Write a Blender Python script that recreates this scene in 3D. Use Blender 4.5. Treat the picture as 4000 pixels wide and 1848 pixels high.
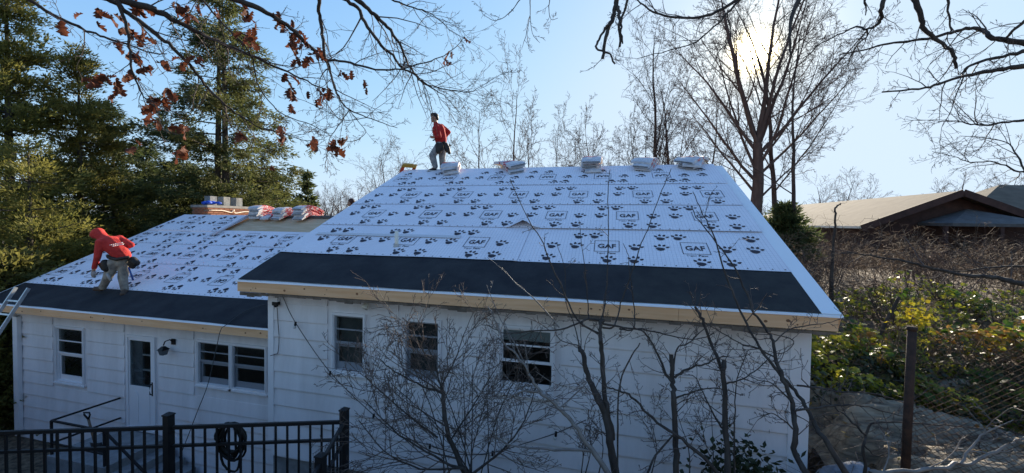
import bpy, bmesh, math, random
import numpy as np
from mathutils import Vector, Matrix

for o in list(bpy.data.objects): bpy.data.objects.remove(o)
SC = bpy.context.scene
COL = SC.collection

# ------------------------------------------------------------------ camera
# camera calibrated from the house's own lines (ridge, eaves, rakes, corners);
# the eye is the origin, X runs along the ridge, Y away from the eye, metres.
FPX, CX, CY = 1573.4, 2000.0, 909.1
YAW, PITCH, ROLL = math.radians(13.932), math.radians(1.532), math.radians(-0.787)
_F = np.array([-math.sin(YAW)*math.cos(PITCH), math.cos(YAW)*math.cos(PITCH), -math.sin(PITCH)])
_r = np.array([math.cos(YAW), math.sin(YAW), 0.0]); _d = np.cross(_F, _r)
_c, _s = math.cos(ROLL), math.sin(ROLL)
RV = _c*_r + _s*_d; DV = _c*_d - _s*_r; FV = _F
cam = bpy.data.cameras.new('camera'); camo = bpy.data.objects.new('camera', cam); COL.objects.link(camo)
cam.sensor_fit = 'HORIZONTAL'; cam.sensor_width = 36.0; cam.lens = FPX/4000*36
cam.shift_y = -(924-CY)/4000
cam.clip_start = 0.05; cam.clip_end = 3000
camo.matrix_world = Matrix(((RV[0], -DV[0], -FV[0], 0), (RV[1], -DV[1], -FV[1], 0), (RV[2], -DV[2], -FV[2], 0), (0, 0, 0, 1)))
SC.camera = camo

def ray(x, y): return (x-CX)/FPX*RV + (y-CY)/FPX*DV + FV
def at(x, y, dep): return ray(x, y)*dep
def onY(x, y, Y):
    v = ray(x, y); return v*(Y/v[1])
def onZ(x, y, Z):
    v = ray(x, y); return v*(Z/v[2])

# ------------------------------------------------------------------ sky, sun, exposure
SUN_EL, SUN_AZ = math.radians(20.07), math.radians(16.5)      # azimuth clockwise from +Y
SUNV = Vector((math.sin(SUN_AZ)*math.cos(SUN_EL), math.cos(SUN_AZ)*math.cos(SUN_EL), math.sin(SUN_EL)))
W = bpy.data.worlds.new('World'); SC.world = W; W.use_nodes = True
nt = W.node_tree; nt.nodes.clear()
wo = nt.nodes.new('ShaderNodeOutputWorld'); bg = nt.nodes.new('ShaderNodeBackground')
sky = nt.nodes.new('ShaderNodeTexSky'); sky.sky_type = 'NISHITA'; sky.sun_disc = False
sky.sun_elevation = SUN_EL; sky.sun_rotation = SUN_AZ
sky.altitude = 0; sky.air_density = 1.0; sky.dust_density = 0.35; sky.ozone_density = 2.0
bg.inputs['Strength'].default_value = 0.15
SKY_POW = (1.12, 1.08, 1.0)
SKY_KNEE, SKY_TOP = (2.6, 2.3, 1.55), (1.36, 1.66, 1.98)
# the sun's own disc and aureole, in the sky where the photograph shows it
geo = nt.nodes.new('ShaderNodeNewGeometry')
dot = nt.nodes.new('ShaderNodeVectorMath'); dot.operation = 'DOT_PRODUCT'
dot.inputs[1].default_value = (-SUNV.x, -SUNV.y, -SUNV.z)
nt.links.new(geo.outputs['Incoming'], dot.inputs[0])
def wmath(op, a, b):
    n = nt.nodes.new('ShaderNodeMath'); n.operation = op
    for i, v in enumerate((a, b)):
        if isinstance(v, (int, float)): n.inputs[i].default_value = v
        else: nt.links.new(v, n.inputs[i])
    return n.outputs[0]
cpos = wmath('MAXIMUM', dot.outputs['Value'], 0.0)
g1 = wmath('MULTIPLY', wmath('POWER', cpos, 4200.0), 160.0)
g2 = wmath('MULTIPLY', wmath('POWER', cpos, 220.0), 1.3)
gs = wmath('ADD', g1, g2)
gc = nt.nodes.new('ShaderNodeMix'); gc.data_type = 'RGBA'; gc.blend_type = 'ADD'; gc.inputs[0].default_value = 1.0
gm = nt.nodes.new('ShaderNodeMix'); gm.data_type = 'RGBA'; gm.blend_type = 'MULTIPLY'; gm.inputs[0].default_value = 1.0
cmb = nt.nodes.new('ShaderNodeCombineXYZ')
for i in range(3): nt.links.new(gs, cmb.inputs[i])
nt.links.new(cmb.outputs[0], gm.inputs[6]); gm.inputs[7].default_value = (1.0, 0.82, 0.45, 1)
# clear winter air: a little more saturated, and a softer shoulder towards the bright horizon
hs_ = nt.nodes.new('ShaderNodeHueSaturation'); hs_.inputs['Saturation'].default_value = 1.0
nt.links.new(sky.outputs[0], hs_.inputs['Color'])
sep = nt.nodes.new('ShaderNodeSeparateColor'); cbn = nt.nodes.new('ShaderNodeCombineColor'); nt.links.new(hs_.outputs[0], sep.inputs[0])
for i in range(3):
    e_ = wmath('EXPONENT', wmath('DIVIDE', wmath('POWER', sep.outputs[i], SKY_POW[i]), -SKY_KNEE[i]), 0.0)
    nt.links.new(wmath('MULTIPLY', wmath('SUBTRACT', 1.0, e_), SKY_TOP[i]), cbn.inputs[i])
nt.links.new(cbn.outputs[0], gc.inputs[6]); nt.links.new(gm.outputs[2], gc.inputs[7])
nt.links.new(gc.outputs[2], bg.inputs['Color']); nt.links.new(bg.outputs[0], wo.inputs[0])

sl = bpy.data.lights.new('sun', 'SUN'); slo = bpy.data.objects.new('sun', sl); COL.objects.link(slo)
sl.energy = 3.4; sl.angle = math.radians(0.53); sl.color = (1.0, 0.88, 0.70)
slo.rotation_euler = (-SUNV).to_track_quat('-Z', 'Y').to_euler(); slo.location = SUNV*60
SC.view_settings.view_transform = 'Standard'; SC.view_settings.look = 'None'
SC.view_settings.gamma = 1.0; SC.view_settings.use_curve_mapping = False
SC.view_settings.exposure = 1.84
SC.cycles.max_bounces = 8; SC.cycles.transparent_max_bounces = 12
SC.cycles.use_denoising = True
SC.render.film_transparent = False

# ------------------------------------------------------------------ helpers
def thing(name, label, cat, loc=(0, 0, 0), group=None):
    o = bpy.data.objects.new(name, None); COL.objects.link(o)
    o.location = loc; o.empty_display_size = 0.2
    tag(o, label, cat, group); return o
def tag(o, label=None, cat=None, group=None, kind=None):
    if label: o['label'] = label
    if cat: o['category'] = cat
    if group: o['group'] = group
    if kind: o['kind'] = kind
    return o
def link(name, me, mat=None, parent=None):
    o = bpy.data.objects.new(name, me); COL.objects.link(o)
    if mat is not None:
        for m in (mat if isinstance(mat, (list, tuple)) else [mat]): me.materials.append(m)
    if parent is not None:
        o.parent = parent
        if parent.type == 'EMPTY': o.matrix_parent_inverse = Matrix.Translation(-Vector(parent.location))
    return o

class MB:
    """collects simple shapes into one mesh"""
    def __init__(s): s.v = []; s.f = []; s.mi = []; s.m = 0; s.sm = []
    def add(s, vs, fs, smooth=False):
        b = len(s.v); s.v += [tuple(map(float, q)) for q in vs]
        for f in fs: s.f.append(tuple(b+i for i in f)); s.mi.append(s.m); s.sm.append(smooth)
    def box(s, x0, x1, y0, y1, z0, z1):
        s.add([(x0,y0,z0),(x1,y0,z0),(x1,y1,z0),(x0,y1,z0),(x0,y0,z1),(x1,y0,z1),(x1,y1,z1),(x0,y1,z1)],
              [(0,3,2,1),(4,5,6,7),(0,1,5,4),(1,2,6,5),(2,3,7,6),(3,0,4,7)])
    def obox(s, c, ax, ay, az):
        """box about centre c with half-vectors ax, ay, az"""
        c, ax, ay, az = map(np.asarray, (c, ax, ay, az))
        vs = [c+i*ax+j*ay+k*az for k in (-1, 1) for (i, j) in ((-1,-1),(1,-1),(1,1),(-1,1))]
        s.add(vs, [(0,3,2,1),(4,5,6,7),(0,1,5,4),(1,2,6,5),(2,3,7,6),(3,0,4,7)])
    def bar(s, a, b, w, h=None, up=(0, 0, 1)):
        """rectangular bar from a to b"""
        a, b = np.asarray(a, float), np.asarray(b, float); h = h or w
        t = b-a; L = np.linalg.norm(t); t /= L
        u = np.cross(t, up); n = np.linalg.norm(u)
        u = u/n if n > 1e-6 else np.array([1.0, 0, 0]); v = np.cross(u, t)
        s.obox((a+b)/2, t*L/2, u*w/2, v*h/2)
    def tube(s, pts, rad, n=8, cap=True):
        P = np.asarray(pts, float); m = len(P)
        R = np.full(m, rad, float) if np.isscalar(rad) else np.asarray(rad, float)
        T = np.gradient(P, axis=0); T /= np.linalg.norm(T, axis=1)[:, None]+1e-12
        ref = np.array([0, 0, 1.0]) if abs(T[:, 2]).mean() < 0.8 else np.array([1.0, 0.1, 0])
        U = np.cross(T, ref); U /= np.linalg.norm(U, axis=1)[:, None]+1e-12
        V = np.cross(T, U)
        vs = []
        for i in range(m):
            for k in range(n):
                a = 2*math.pi*k/n
                vs.append(P[i]+R[i]*(math.cos(a)*U[i]+math.sin(a)*V[i]))
        fs = [(i*n+k, i*n+(k+1) % n, (i+1)*n+(k+1) % n, (i+1)*n+k) for i in range(m-1) for k in range(n)]
        if cap: fs += [tuple(range(n-1, -1, -1)), tuple((m-1)*n+k for k in range(n))]
        s.add(vs, fs, True)
    def prism(s, poly, y0, y1):
        """polygon in x,z extruded from y0 to y1"""
        n = len(poly)
        vs = [(x, y0, z) for x, z in poly]+[(x, y1, z) for x, z in poly]
        s.add(vs, [tuple(range(n)), tuple(range(2*n-1, n-1, -1))]+[(i, (i+1) % n+0, (i+1) % n+n, i+n)[::-1] for i in range(n)])
    def prismx(s, poly, x0, x1):
        """polygon in y,z extruded from x0 to x1"""
        n = len(poly)
        vs = [(x0, y, z) for y, z in poly]+[(x1, y, z) for y, z in poly]
        s.add(vs, [tuple(range(n))[::-1], tuple(range(n, 2*n))]+[(i, (i+1) % n, (i+1) % n+n, i+n) for i in range(n)])
    def ball(s, c, r, n=10, m=7, sc=(1, 1, 1)):
        vs = []
        for i in range(m+1):
            th = math.pi*i/m
            for k in range(n):
                a = 2*math.pi*k/n
                vs.append((c[0]+r*sc[0]*math.sin(th)*math.cos(a), c[1]+r*sc[1]*math.sin(th)*math.sin(a), c[2]+r*sc[2]*math.cos(th)))
        fs = [(i*n+k, (i+1)*n+k, (i+1)*n+(k+1) % n, i*n+(k+1) % n) for i in range(m) for k in range(n)]
        s.add(vs, fs, True)
    def mesh(s, name):
        me = bpy.data.meshes.new(name); me.from_pydata(s.v, [], s.f)
        me.polygons.foreach_set('material_index', s.mi); me.polygons.foreach_set('use_smooth', s.sm)
        me.update(); return me
    def obj(s, name, mat, parent=None):
        me = s.mesh(name)
        bm = bmesh.new(); bm.from_mesh(me); bmesh.ops.recalc_face_normals(bm, faces=bm.faces); bm.to_mesh(me); bm.free()
        return link(name, me, mat, parent)

def quadmesh(name, V, Q, smooth=False, mats=None):
    V = np.asarray(V, np.float32); Q = np.asarray(Q, np.int32); k = Q.shape[1]
    me = bpy.data.meshes.new(name)
    me.vertices.add(len(V)); me.vertices.foreach_set('co', V.ravel())
    me.loops.add(Q.size); me.loops.foreach_set('vertex_index', Q.ravel())
    me.polygons.add(len(Q)); me.polygons.foreach_set('loop_start', np.arange(0, Q.size, k, dtype=np.int32))
    try: me.polygons.foreach_set('loop_total', np.full(len(Q), k, np.int32))
    except Exception: pass
    if smooth: me.polygons.foreach_set('use_smooth', np.ones(len(Q), bool))
    if mats is not None: me.polygons.foreach_set('material_index', np.asarray(mats, np.int32))
    me.update(calc_edges=True); me.validate(); return me

def cross3(A, B):
    return np.stack([A[..., 1]*B[..., 2]-A[..., 2]*B[..., 1], A[..., 2]*B[..., 0]-A[..., 0]*B[..., 2], A[..., 0]*B[..., 1]-A[..., 1]*B[..., 0]], -1)
REFS = np.array([np.array(q, float)/np.linalg.norm(q) for q in ((1, 0, 0), (0, 1, 0), (0, 0, 1), (1, 1, 1), (1, -1, .5), (-1, 1, 1), (1, 1, -1), (.3, 1, -.6))])
class Tubes:
    """many thin tapered tubes in one mesh; batched by ring count and sides"""
    def __init__(s): s.g = {}; s.n = 0
    def add(s, P, R, n=3):
        k = (len(P), n)
        if k not in s.g: s.g[k] = ([], [])
        s.g[k][0].append(P); s.g[k][1].append(R); s.n += 1
    def mesh(s, name):
        Vs, Qs, off = [], [], 0
        for (m, n), (Pl, Rl) in s.g.items():
            P = np.array(Pl, float).reshape(-1, m, 3); R = np.array([np.asarray(r, float) for r in Rl]).reshape(-1, m); K = len(P)
            T = np.empty_like(P); T[:, 1:-1] = P[:, 2:]-P[:, :-2]; T[:, 0] = P[:, 1]-P[:, 0]; T[:, -1] = P[:, -1]-P[:, -2]
            T /= np.sqrt((T*T).sum(-1))[..., None]+1e-12
            sc = np.stack([(cross3(T, np.broadcast_to(q, T.shape))**2).sum(-1).min(1) for q in REFS], 1)
            ref = REFS[sc.argmax(1)][:, None, :]
            U = cross3(T, np.broadcast_to(ref, T.shape)); U /= np.sqrt((U*U).sum(-1))[..., None]+1e-12
            W = cross3(T, U)
            an = np.arange(n)*(2*math.pi/n); c = np.cos(an)[None, None, :, None]; sn = np.sin(an)[None, None, :, None]
            ring = P[:, :, None, :]+R[:, :, None, None]*(c*U[:, :, None, :]+sn*W[:, :, None, :])
            Vs.append(ring.reshape(-1, 3))
            base = off+(np.arange(K)*m*n)[:, None, None]+(np.arange(m-1)*n)[None, :, None]; k = np.arange(n)[None, None, :]; k2 = (k+1) % n
            Qs.append(np.stack([base+k, base+k2, base+n+k2, base+n+k], -1).reshape(-1, 4)); off += K*m*n
        return quadmesh(name, np.concatenate(Vs), np.concatenate(Qs), True)

def spline(pts, per=4):
    """Catmull-Rom through the points"""
    P = np.asarray(pts, float)
    if len(P) < 3:
        t = np.linspace(0, 1, per+1)[:, None]; return P[0]*(1-t)+P[-1]*t
    E = np.vstack([2*P[0]-P[1], P, 2*P[-1]-P[-2]]); out = []
    for i in range(1, len(E)-2):
        t = np.linspace(0, 1, per, endpoint=False)[:, None]
        a, b, c, d = E[i-1], E[i], E[i+1], E[i+2]
        out.append(.5*((2*b)+(c-a)*t+(2*a-5*b+4*c-d)*t**2+(3*b-a-3*c+d)*t**3))
    out.append(P[-1:]); return np.vstack(out)

# ------------------------------------------------------------------ materials
def mat(name, col, rough=0.7, col2=None, scale=4.0, stretch=(1, 1, 1), bump=0.0, bscale=None, spec=0.3, metal=0.0, detail=4.0, trans=0.0, coord='Object', lo=0.35, hi=0.65):
    m = bpy.data.materials.new(name); m.use_nodes = True; t = m.node_tree; b = t.nodes['Principled BSDF']
    b.inputs['Roughness'].default_value = rough; b.inputs['Metallic'].default_value = metal
    b.inputs['Specular IOR Level'].default_value = spec
    b.inputs['Base Color'].default_value = (*col, 1)
    tc = mp = None
    if col2 is not None or bump:
        tc = t.nodes.new('ShaderNodeTexCoord'); mp = t.nodes.new('ShaderNodeMapping'); mp.inputs['Scale'].default_value = stretch
        t.links.new(tc.outputs[coord], mp.inputs[0])
    if col2 is not None:
        n = t.nodes.new('ShaderNodeTexNoise'); n.inputs['Scale'].default_value = scale; n.inputs['Detail'].default_value = detail
        n.inputs['Roughness'].default_value = 0.65
        t.links.new(mp.outputs[0], n.inputs['Vector'])
        r = t.nodes.new('ShaderNodeValToRGB'); r.color_ramp.elements[0].position = lo; r.color_ramp.elements[1].position = hi
        r.color_ramp.elements[0].color = (*col, 1); r.color_ramp.elements[1].color = (*col2, 1)
        t.links.new(n.outputs['Fac'], r.inputs[0]); t.links.new(r.outputs[0], b.inputs['Base Color'])
    if bump:
        n2 = t.nodes.new('ShaderNodeTexNoise'); n2.inputs['Scale'].default_value = bscale or scale*3; n2.inputs['Detail'].default_value = 4
        t.links.new(mp.outputs[0], n2.inputs['Vector'])
        bp = t.nodes.new('ShaderNodeBump'); bp.inputs['Strength'].default_value = bump; bp.inputs['Distance'].default_value = 0.02
        t.links.new(n2.outputs['Fac'], bp.inputs['Height']); t.links.new(bp.outputs[0], b.inputs['Normal'])
    if trans:
        out = t.nodes['Material Output']; tr = t.nodes.new('ShaderNodeBsdfTranslucent'); mx = t.nodes.new('ShaderNodeMixShader')
        mx.inputs[0].default_value = trans
        if col2 is not None: t.links.new(r.outputs[0], tr.inputs[0])
        else: tr.inputs[0].default_value = (*col, 1)
        t.links.new(b.outputs[0], mx.inputs[1]); t.links.new(tr.outputs[0], mx.inputs[2]); t.links.new(mx.outputs[0], out.inputs[0])
    return m

M = {}
M['siding'] = mat('white_painted_siding', (.66,.615,.60), .65, (.80,.755,.745), 1.1, (2.2, 2.2, .35), .12, 24, detail=9, lo=.3, hi=.6)
M['trim'] = mat('white_trim', (.78,.745,.74), .5, (.82,.79,.785), 2.0)
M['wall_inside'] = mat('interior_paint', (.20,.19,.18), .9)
M['sash_grey'] = mat('grey_aluminium_sash', (.22,.23,.25), .45, (.27,.28,.30), 3)
M['fascia'] = mat('new_pine', (.70,.385,.19), .65, (.79,.48,.265), 2.2, (.6, 1, 9), .05, 20)
M['drip'] = mat('white_drip_edge', (.78,.79,.80), .35)
M['membrane'] = mat('black_membrane', (.010,.0105,.014), .8, (.026,.026,.028), 2.2, (1, 1, 1), .15, 220)
M['membrane2'] = mat('dusty_black_membrane', (.017,.017,.019), .85, (.034,.033,.031), 3, (1, 1, 1), .15, 220)
M['print'] = mat('dark_print', (.018,.015,.028), .6)
M['deck'] = mat('weathered_plywood', (.50,.345,.205), .85, (.62,.45,.29), 3.5, (.5, 3, 3))
M['soffit'] = mat('bare_soffit', (.10,.075,.055), .9, (.20,.15,.11), 6)
M['dark_roof'] = mat('old_shingle', (.07,.065,.06), .9, (.11,.10,.09), 8)
M['black_metal'] = mat('black_powder_coat', (.010,.010,.011), .55)
M['iron'] = mat('dark_iron', (.018,.016,.016), .6)
M['alu'] = mat('dull_aluminium', (.42,.44,.46), .42, (.55,.57,.58), 6, metal=.75)
M['glassdark'] = None
M['concrete'] = mat('grey_concrete', (.20,.20,.20), .9, (.30,.30,.29), 5, bump=.2, bscale=30)
M['bark_dark'] = mat('dark_bark', (.035,.028,.024), .9, (.075,.062,.052), 12, (1, 1, .25), .35, 40)
M['bark_far'] = mat('grey_brown_bark', (.045,.030,.026), .9, (.075,.054,.046), 6, (1, 1, .3))
M['twig'] = mat('brown_twig', (.060,.045,.038), .75, (.12,.09,.075), 7)
M['twig_red'] = mat('reddish_twig', (.050,.030,.026), .85, (.085,.055,.047), 5)
M['bark_warm'] = mat('warm_brown_bark', (.075,.045,.037), .9, (.12,.078,.064), 6, (1, 1, .3))
M['bark_pale'] = mat('pale_smooth_bark', (.13,.11,.095), .6, (.22,.19,.165), 8, spec=.5)
M['brush'] = mat('dry_brush', (.085,.055,.038), .8, (.27,.185,.115), .9, trans=.15, detail=6)
M['cedar'] = mat('cedar_green', (.095,.105,.026), .7, (.26,.235,.058), 1.6, trans=.5, detail=6)
M['cedar2'] = mat('cedar_olive', (.082,.09,.026), .7, (.25,.22,.055), 1.8, trans=.5, detail=6)
M['fir'] = mat('dark_fir_green', (.036,.058,.022), .7, (.11,.125,.042), 1.6, trans=.42, detail=6)
M['spruce'] = mat('spruce_green', (.045,.065,.024), .7, (.15,.15,.046), 1.4, trans=.42, detail=6)
M['oakleaf'] = mat('dry_oak_leaf', (.065,.022,.012), .75, (.17,.055,.027), 9, trans=.35)
M['ivy'] = mat('ivy_leaf', (.050,.11,.012), .45, (.42,.38,.035), 2.6, trans=.5, spec=.35, detail=8, lo=.4, hi=.62)
M['ivy_brown'] = mat('brown_ivy_leaf', (.30,.12,.035), .45, (.46,.32,.06), 4, trans=.45, spec=.35)
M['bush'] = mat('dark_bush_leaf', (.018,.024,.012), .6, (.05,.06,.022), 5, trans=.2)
M['rock'] = mat('gneiss_rock', (.05,.042,.033), .9, (.34,.275,.19), 3.0, (.45, 3.5, 3.5), 1.0, 5, lo=.3, hi=.72, detail=10)
M['rock_grey'] = mat('grey_rock', (.10,.115,.14), .85, (.26,.28,.31), 4, (1, 1, 3), .8, 14)
M['soil'] = mat('leaf_litter_soil', (.06,.042,.028), .95, (.24,.17,.105), 9, bump=1.0, bscale=14, detail=10, lo=.38, hi=.66)
M['rust'] = mat('rusty_steel', (.030,.018,.014), .85, (.07,.035,.022), 14, bump=.3, bscale=60)
M['red_hoodie'] = mat('red_cotton', (.38,.022,.018), .9, (.56,.045,.034), 5, bump=.8, bscale=11)
M['red_shirt'] = mat('red_jersey', (.28,.012,.014), .9, (.44,.022,.018), 6, bump=.8, bscale=12)
M['white_print'] = mat('white_shirt_print', (.72,.55,.52), .8)
M['jeans'] = mat('dusty_work_trousers', (.13,.13,.14), .9, (.30,.28,.26), 6, bump=.8, bscale=12)
M['khaki'] = mat('tan_work_trousers', (.16,.14,.12), .9, (.36,.31,.25), 6, bump=.8, bscale=12)
M['skin'] = mat('skin', (.36,.18,.11), .5)
M['hair'] = mat('dark_hair', (.012,.010,.009), .6)
M['leather'] = mat('dark_leather', (.016,.013,.011), .6, (.04,.03,.022), 14)
M['boot'] = mat('scuffed_boot', (.045,.030,.022), .8, (.10,.065,.045), 16)
M['shoe_dark'] = mat('black_trainer', (.015,.015,.016), .6)
M['white_rubber'] = mat('white_sole', (.6,.6,.58), .6)
M['glove'] = mat('grey_glove', (.34,.31,.31), .8)
M['blue'] = mat('blue_handle', (.03,.08,.26), .4)
M['wrap'] = mat('white_wrapper', (.42,.41,.43), .45, (.60,.58,.58), 9, bump=.25, bscale=25)
M['wrap_red'] = mat('printed_wrapper', (.42,.030,.045), .45, (.66,.60,.60), 13, (1, 1, 2), lo=.54, hi=.57, bump=.2, bscale=25)
M['shingle'] = mat('asphalt_shingle_edge', (.10,.10,.105), .9, (.20,.20,.205), 30)
M['brick'] = mat('red_brown_brick', (.15,.065,.042), .9, (.26,.12,.075), 3)
M['mortar'] = mat('mortar', (.17,.14,.12), .95)
M['flue'] = mat('grey_flue_tile', (.16,.165,.165), .9, (.32,.32,.30), 7)
M['tarp_blue'] = mat('blue_tarp', (.012,.06,.42), .5, (.02,.09,.55), 8)
M['tarp_grey'] = mat('grey_tarp', (.13,.14,.15), .7, (.22,.23,.24), 5)
M['pvc'] = mat('white_pvc', (.80,.74,.62), .5)
M['orange'] = mat('orange_fibreglass', (.55,.07,.03), .5)
M['yellow'] = mat('yellow_plastic', (.45,.24,.03), .6)
M['hose'] = mat('black_rubber_hose', (.012,.013,.012), .5)
M['cable'] = mat('grey_cable', (.05,.05,.05), .6)
M['bulb'] = mat('bulb_glass', (.55,.55,.52), .15, spec=.6)
M['tan_roof'] = mat('tan_shingle_roof', (.105,.083,.060), .95, (.15,.12,.088), 1.4, (1, 1, 1), detail=8)
M['brown_wood'] = mat('dark_brown_wood', (.040,.020,.016), .8, (.075,.036,.028), 2)
M['grey_wall'] = mat('grey_board_wall', (.06,.055,.052), .85, (.10,.09,.085), 2)
M['blue_slate'] = mat('blue_grey_roof', (.075,.070,.068), .85, (.11,.105,.10), 3)
M['knot'] = mat('wood_knot', (.22,.10,.045), .7)
M['shovel_wood'] = mat('worn_ash_handle', (.16,.10,.06), .7)

def glass_mat():
    m = bpy.data.materials.new('window_glass'); m.use_nodes = True; t = m.node_tree
    t.nodes.clear(); out = t.nodes.new('ShaderNodeOutputMaterial')
    tr = t.nodes.new('ShaderNodeBsdfTransparent'); tr.inputs[0].default_value = (.75,.78,.78,1)
    gl = t.nodes.new('ShaderNodeBsdfGlossy'); gl.inputs['Roughness'].default_value = .03
    ge = t.nodes.new('ShaderNodeNewGeometry'); dp = t.nodes.new('ShaderNodeVectorMath'); dp.operation = 'DOT_PRODUCT'
    t.links.new(ge.outputs['Incoming'], dp.inputs[0]); t.links.new(ge.outputs['Normal'], dp.inputs[1])
    def mth(op, x, y):
        n = t.nodes.new('ShaderNodeMath'); n.operation = op
        for i, v in enumerate((x, y)):
            if isinstance(v, (int, float)): n.inputs[i].default_value = v
            else: t.links.new(v, n.inputs[i])
        return n
    fr = mth('ADD', mth('MULTIPLY', mth('POWER', mth('SUBTRACT', 1.0, mth('ABSOLUTE', dp.outputs['Value'], 0.0).outputs[0]).outputs[0], 5.0).outputs[0], .96).outputs[0], .075)
    mx = t.nodes.new('ShaderNodeMixShader')
    t.links.new(fr.outputs[0], mx.inputs[0]); t.links.new(tr.outputs[0], mx.inputs[1]); t.links.new(gl.outputs[0], mx.inputs[2])
    t.links.new(mx.outputs[0], out.inputs[0]); return m
M['glass'] = glass_mat()

def underlay_mat():
    """white roofing underlayment with its faint printed ruling (roof metres: x along the eave, y up the slope)"""
    m = mat('white_underlayment', (.76,.725,.75), .55, (.82,.785,.81), 1.2)
    t = m.node_tree; b = t.nodes['Principled BSDF']
    src = b.inputs['Base Color'].links[0].from_socket
    uv = t.nodes.new('ShaderNodeUVMap'); sp = t.nodes.new('ShaderNodeSeparateXYZ'); t.links.new(uv.outputs[0], sp.inputs[0])
    def line(sock, period, width):
        a = t.nodes.new('ShaderNodeMath'); a.operation = 'DIVIDE'; t.links.new(sock, a.inputs[0]); a.inputs[1].default_value = period
        f = t.nodes.new('ShaderNodeMath'); f.operation = 'FRACT'; t.links.new(a.outputs[0], f.inputs[0])
        l = t.nodes.new('ShaderNodeMath'); l.operation = 'LESS_THAN'; t.links.new(f.outputs[0], l.inputs[0]); l.inputs[1].default_value = width/period
        return l.outputs[0]
    lx = line(sp.outputs['X'], .056, .006); ly = line(sp.outputs['Y'], .060, .004)
    mx = t.nodes.new('ShaderNodeMath'); mx.operation = 'MAXIMUM'; t.links.new(lx, mx.inputs[0]); t.links.new(ly, mx.inputs[1])
    sc = t.nodes.new('ShaderNodeMath'); sc.operation = 'MULTIPLY'; t.links.new(mx.outputs[0], sc.inputs[0]); sc.inputs[1].default_value = .38
    mixc = t.nodes.new('ShaderNodeMix'); mixc.data_type = 'RGBA'
    t.links.new(sc.outputs[0], mixc.inputs[0]); t.links.new(src, mixc.inputs[6]); mixc.inputs[7].default_value = (.20,.20,.26,1)
    t.links.new(mixc.outputs[2], b.inputs['Base Color'])
    n2 = t.nodes.new('ShaderNodeTexNoise'); n2.inputs['Scale'].default_value = 2.6; n2.inputs['Detail'].default_value = 4
    bp = t.nodes.new('ShaderNodeBump'); bp.inputs['Strength'].default_value = .7; bp.inputs['Distance'].default_value = .02
    t.links.new(n2.outputs['Fac'], bp.inputs['Height']); t.links.new(bp.outputs[0], b.inputs['Normal'])
    return m
M['underlay'] = underlay_mat()
# ------------------------------------------------------------------ ground
def sm(a, b, x):
    t = np.clip((x-a)/(b-a), 0, 1); return t*t*(3-2*t)
def gz(x, y):
    x = np.asarray(x, float); y = np.asarray(y, float)
    house = -5.45+1.55*sm(-7.5, 2.4, x)
    right = -2.95+.55*sm(7.15, 7.9, y)+.65*sm(8, 14, y)-.9*sm(16, 26, y)+.25*sm(3, 8, x)
    base = house+(right-house)*sm(2.45, 3.2, x)
    near = -1.65-2.2*sm(.6, 3.2, y)
    w = np.where(x < -1, sm(3.7, 4.4, y), sm(2.6, 4.9, y))
    z = near+(base-near)*w
    far = -5.6+1.6*sm(40, 120, y)+.9*np.sin(x*.021)*sm(30, 80, np.hypot(x, y))
    z = z+(far-z)*sm(22, 45, np.hypot(x, y-6))
    return z
def build_ground():
    xs = np.unique(np.concatenate([np.linspace(-400, -30, 16), np.linspace(-30, -8, 32), np.linspace(-8, 9, 120), np.linspace(9, 30, 40), np.linspace(30, 400, 16)]))
    ys = np.unique(np.concatenate([np.linspace(-60, -4, 10), np.linspace(-4, 12, 120), np.linspace(12, 30, 40), np.linspace(30, 500, 20)]))
    X, Y = np.meshgrid(xs, ys); Z = gz(X, Y)
    rn = np.random.RandomState(3)
    near = (np.hypot(X, Y-5) < 22)
    Z = Z+near*(rn.rand(*Z.shape)-.5)*.05
    V = np.stack([X, Y, Z], -1).reshape(-1, 3); nx, ny = len(xs), len(ys)
    i = np.arange(ny-1)[:, None]*nx+np.arange(nx-1)[None, :]
    Q = np.stack([i, i+1, i+nx+1, i+nx], -1).reshape(-1, 4)
    o = link('ground', quadmesh('ground', V, Q, True), M['soil']); tag(o, 'leaf littered ground sloping around the house', None, None, 'structure')
build_ground()

# ------------------------------------------------------------------ house
TP = math.tan(math.radians(24.184)); CP = math.cos(math.radians(24.184)); SP = math.sin(math.radians(24.184))
YM, YL = 5.70, 6.58                    # front faces of the main and the lower wing
MP = dict(ez=-1.025, ye=5.35, yr=10.83)    # main roof plane
LP = dict(ez=-2.089, ye=6.23, yr=11.02)    # lower wing roof plane
for P in (MP, LP): P['rz'] = P['ez']+TP*(P['yr']-P['ye'])
def onroof(x, y, P):
    v = ray(x, y); k = (P['ez']-TP*P['ye'])/(v[2]-TP*v[1]); return k*v
def rp(P, x, s, lift=0.0): return (x, P['ye']+s*CP-lift*SP, P['ez']+s*SP+lift*CP)
def ss(P, Y): return (Y-P['ye'])/CP

house = thing('house', 'white shingled house with a stepped roof half covered in printed underlayment', 'house', (-5.8, 6.0, -5.4))
MX0, MX1, LX0, LX1 = -5.69, 2.40, -14.13, -5.69
MZB, LZB = -4.10, -5.42

def wrect(a, b, Y):
    p, q = onY(*a, Y), onY(*b, Y); return [p[0], q[0], q[2], p[2]]   # x0,x1,z0,z1
k4 = 1.5528
w1 = wrect((1299, 1218), (1431, 1464), YM); w2 = wrect((1578, 1240), (1724, 1493), YM); w3 = wrect((1947, 1265), (2166, 1540), YM)
w2[2], w3[2] = -2.50, -2.50
l1 = wrect((218, 1270), (335, 1505), YL); l2 = wrect((772, 1325), (1046, 1538), YL)
l2m = (l2[0]+l2[1])/2
dr = wrect((499, 1305), (614, 1690), YL); dr[2] = -4.66

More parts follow.
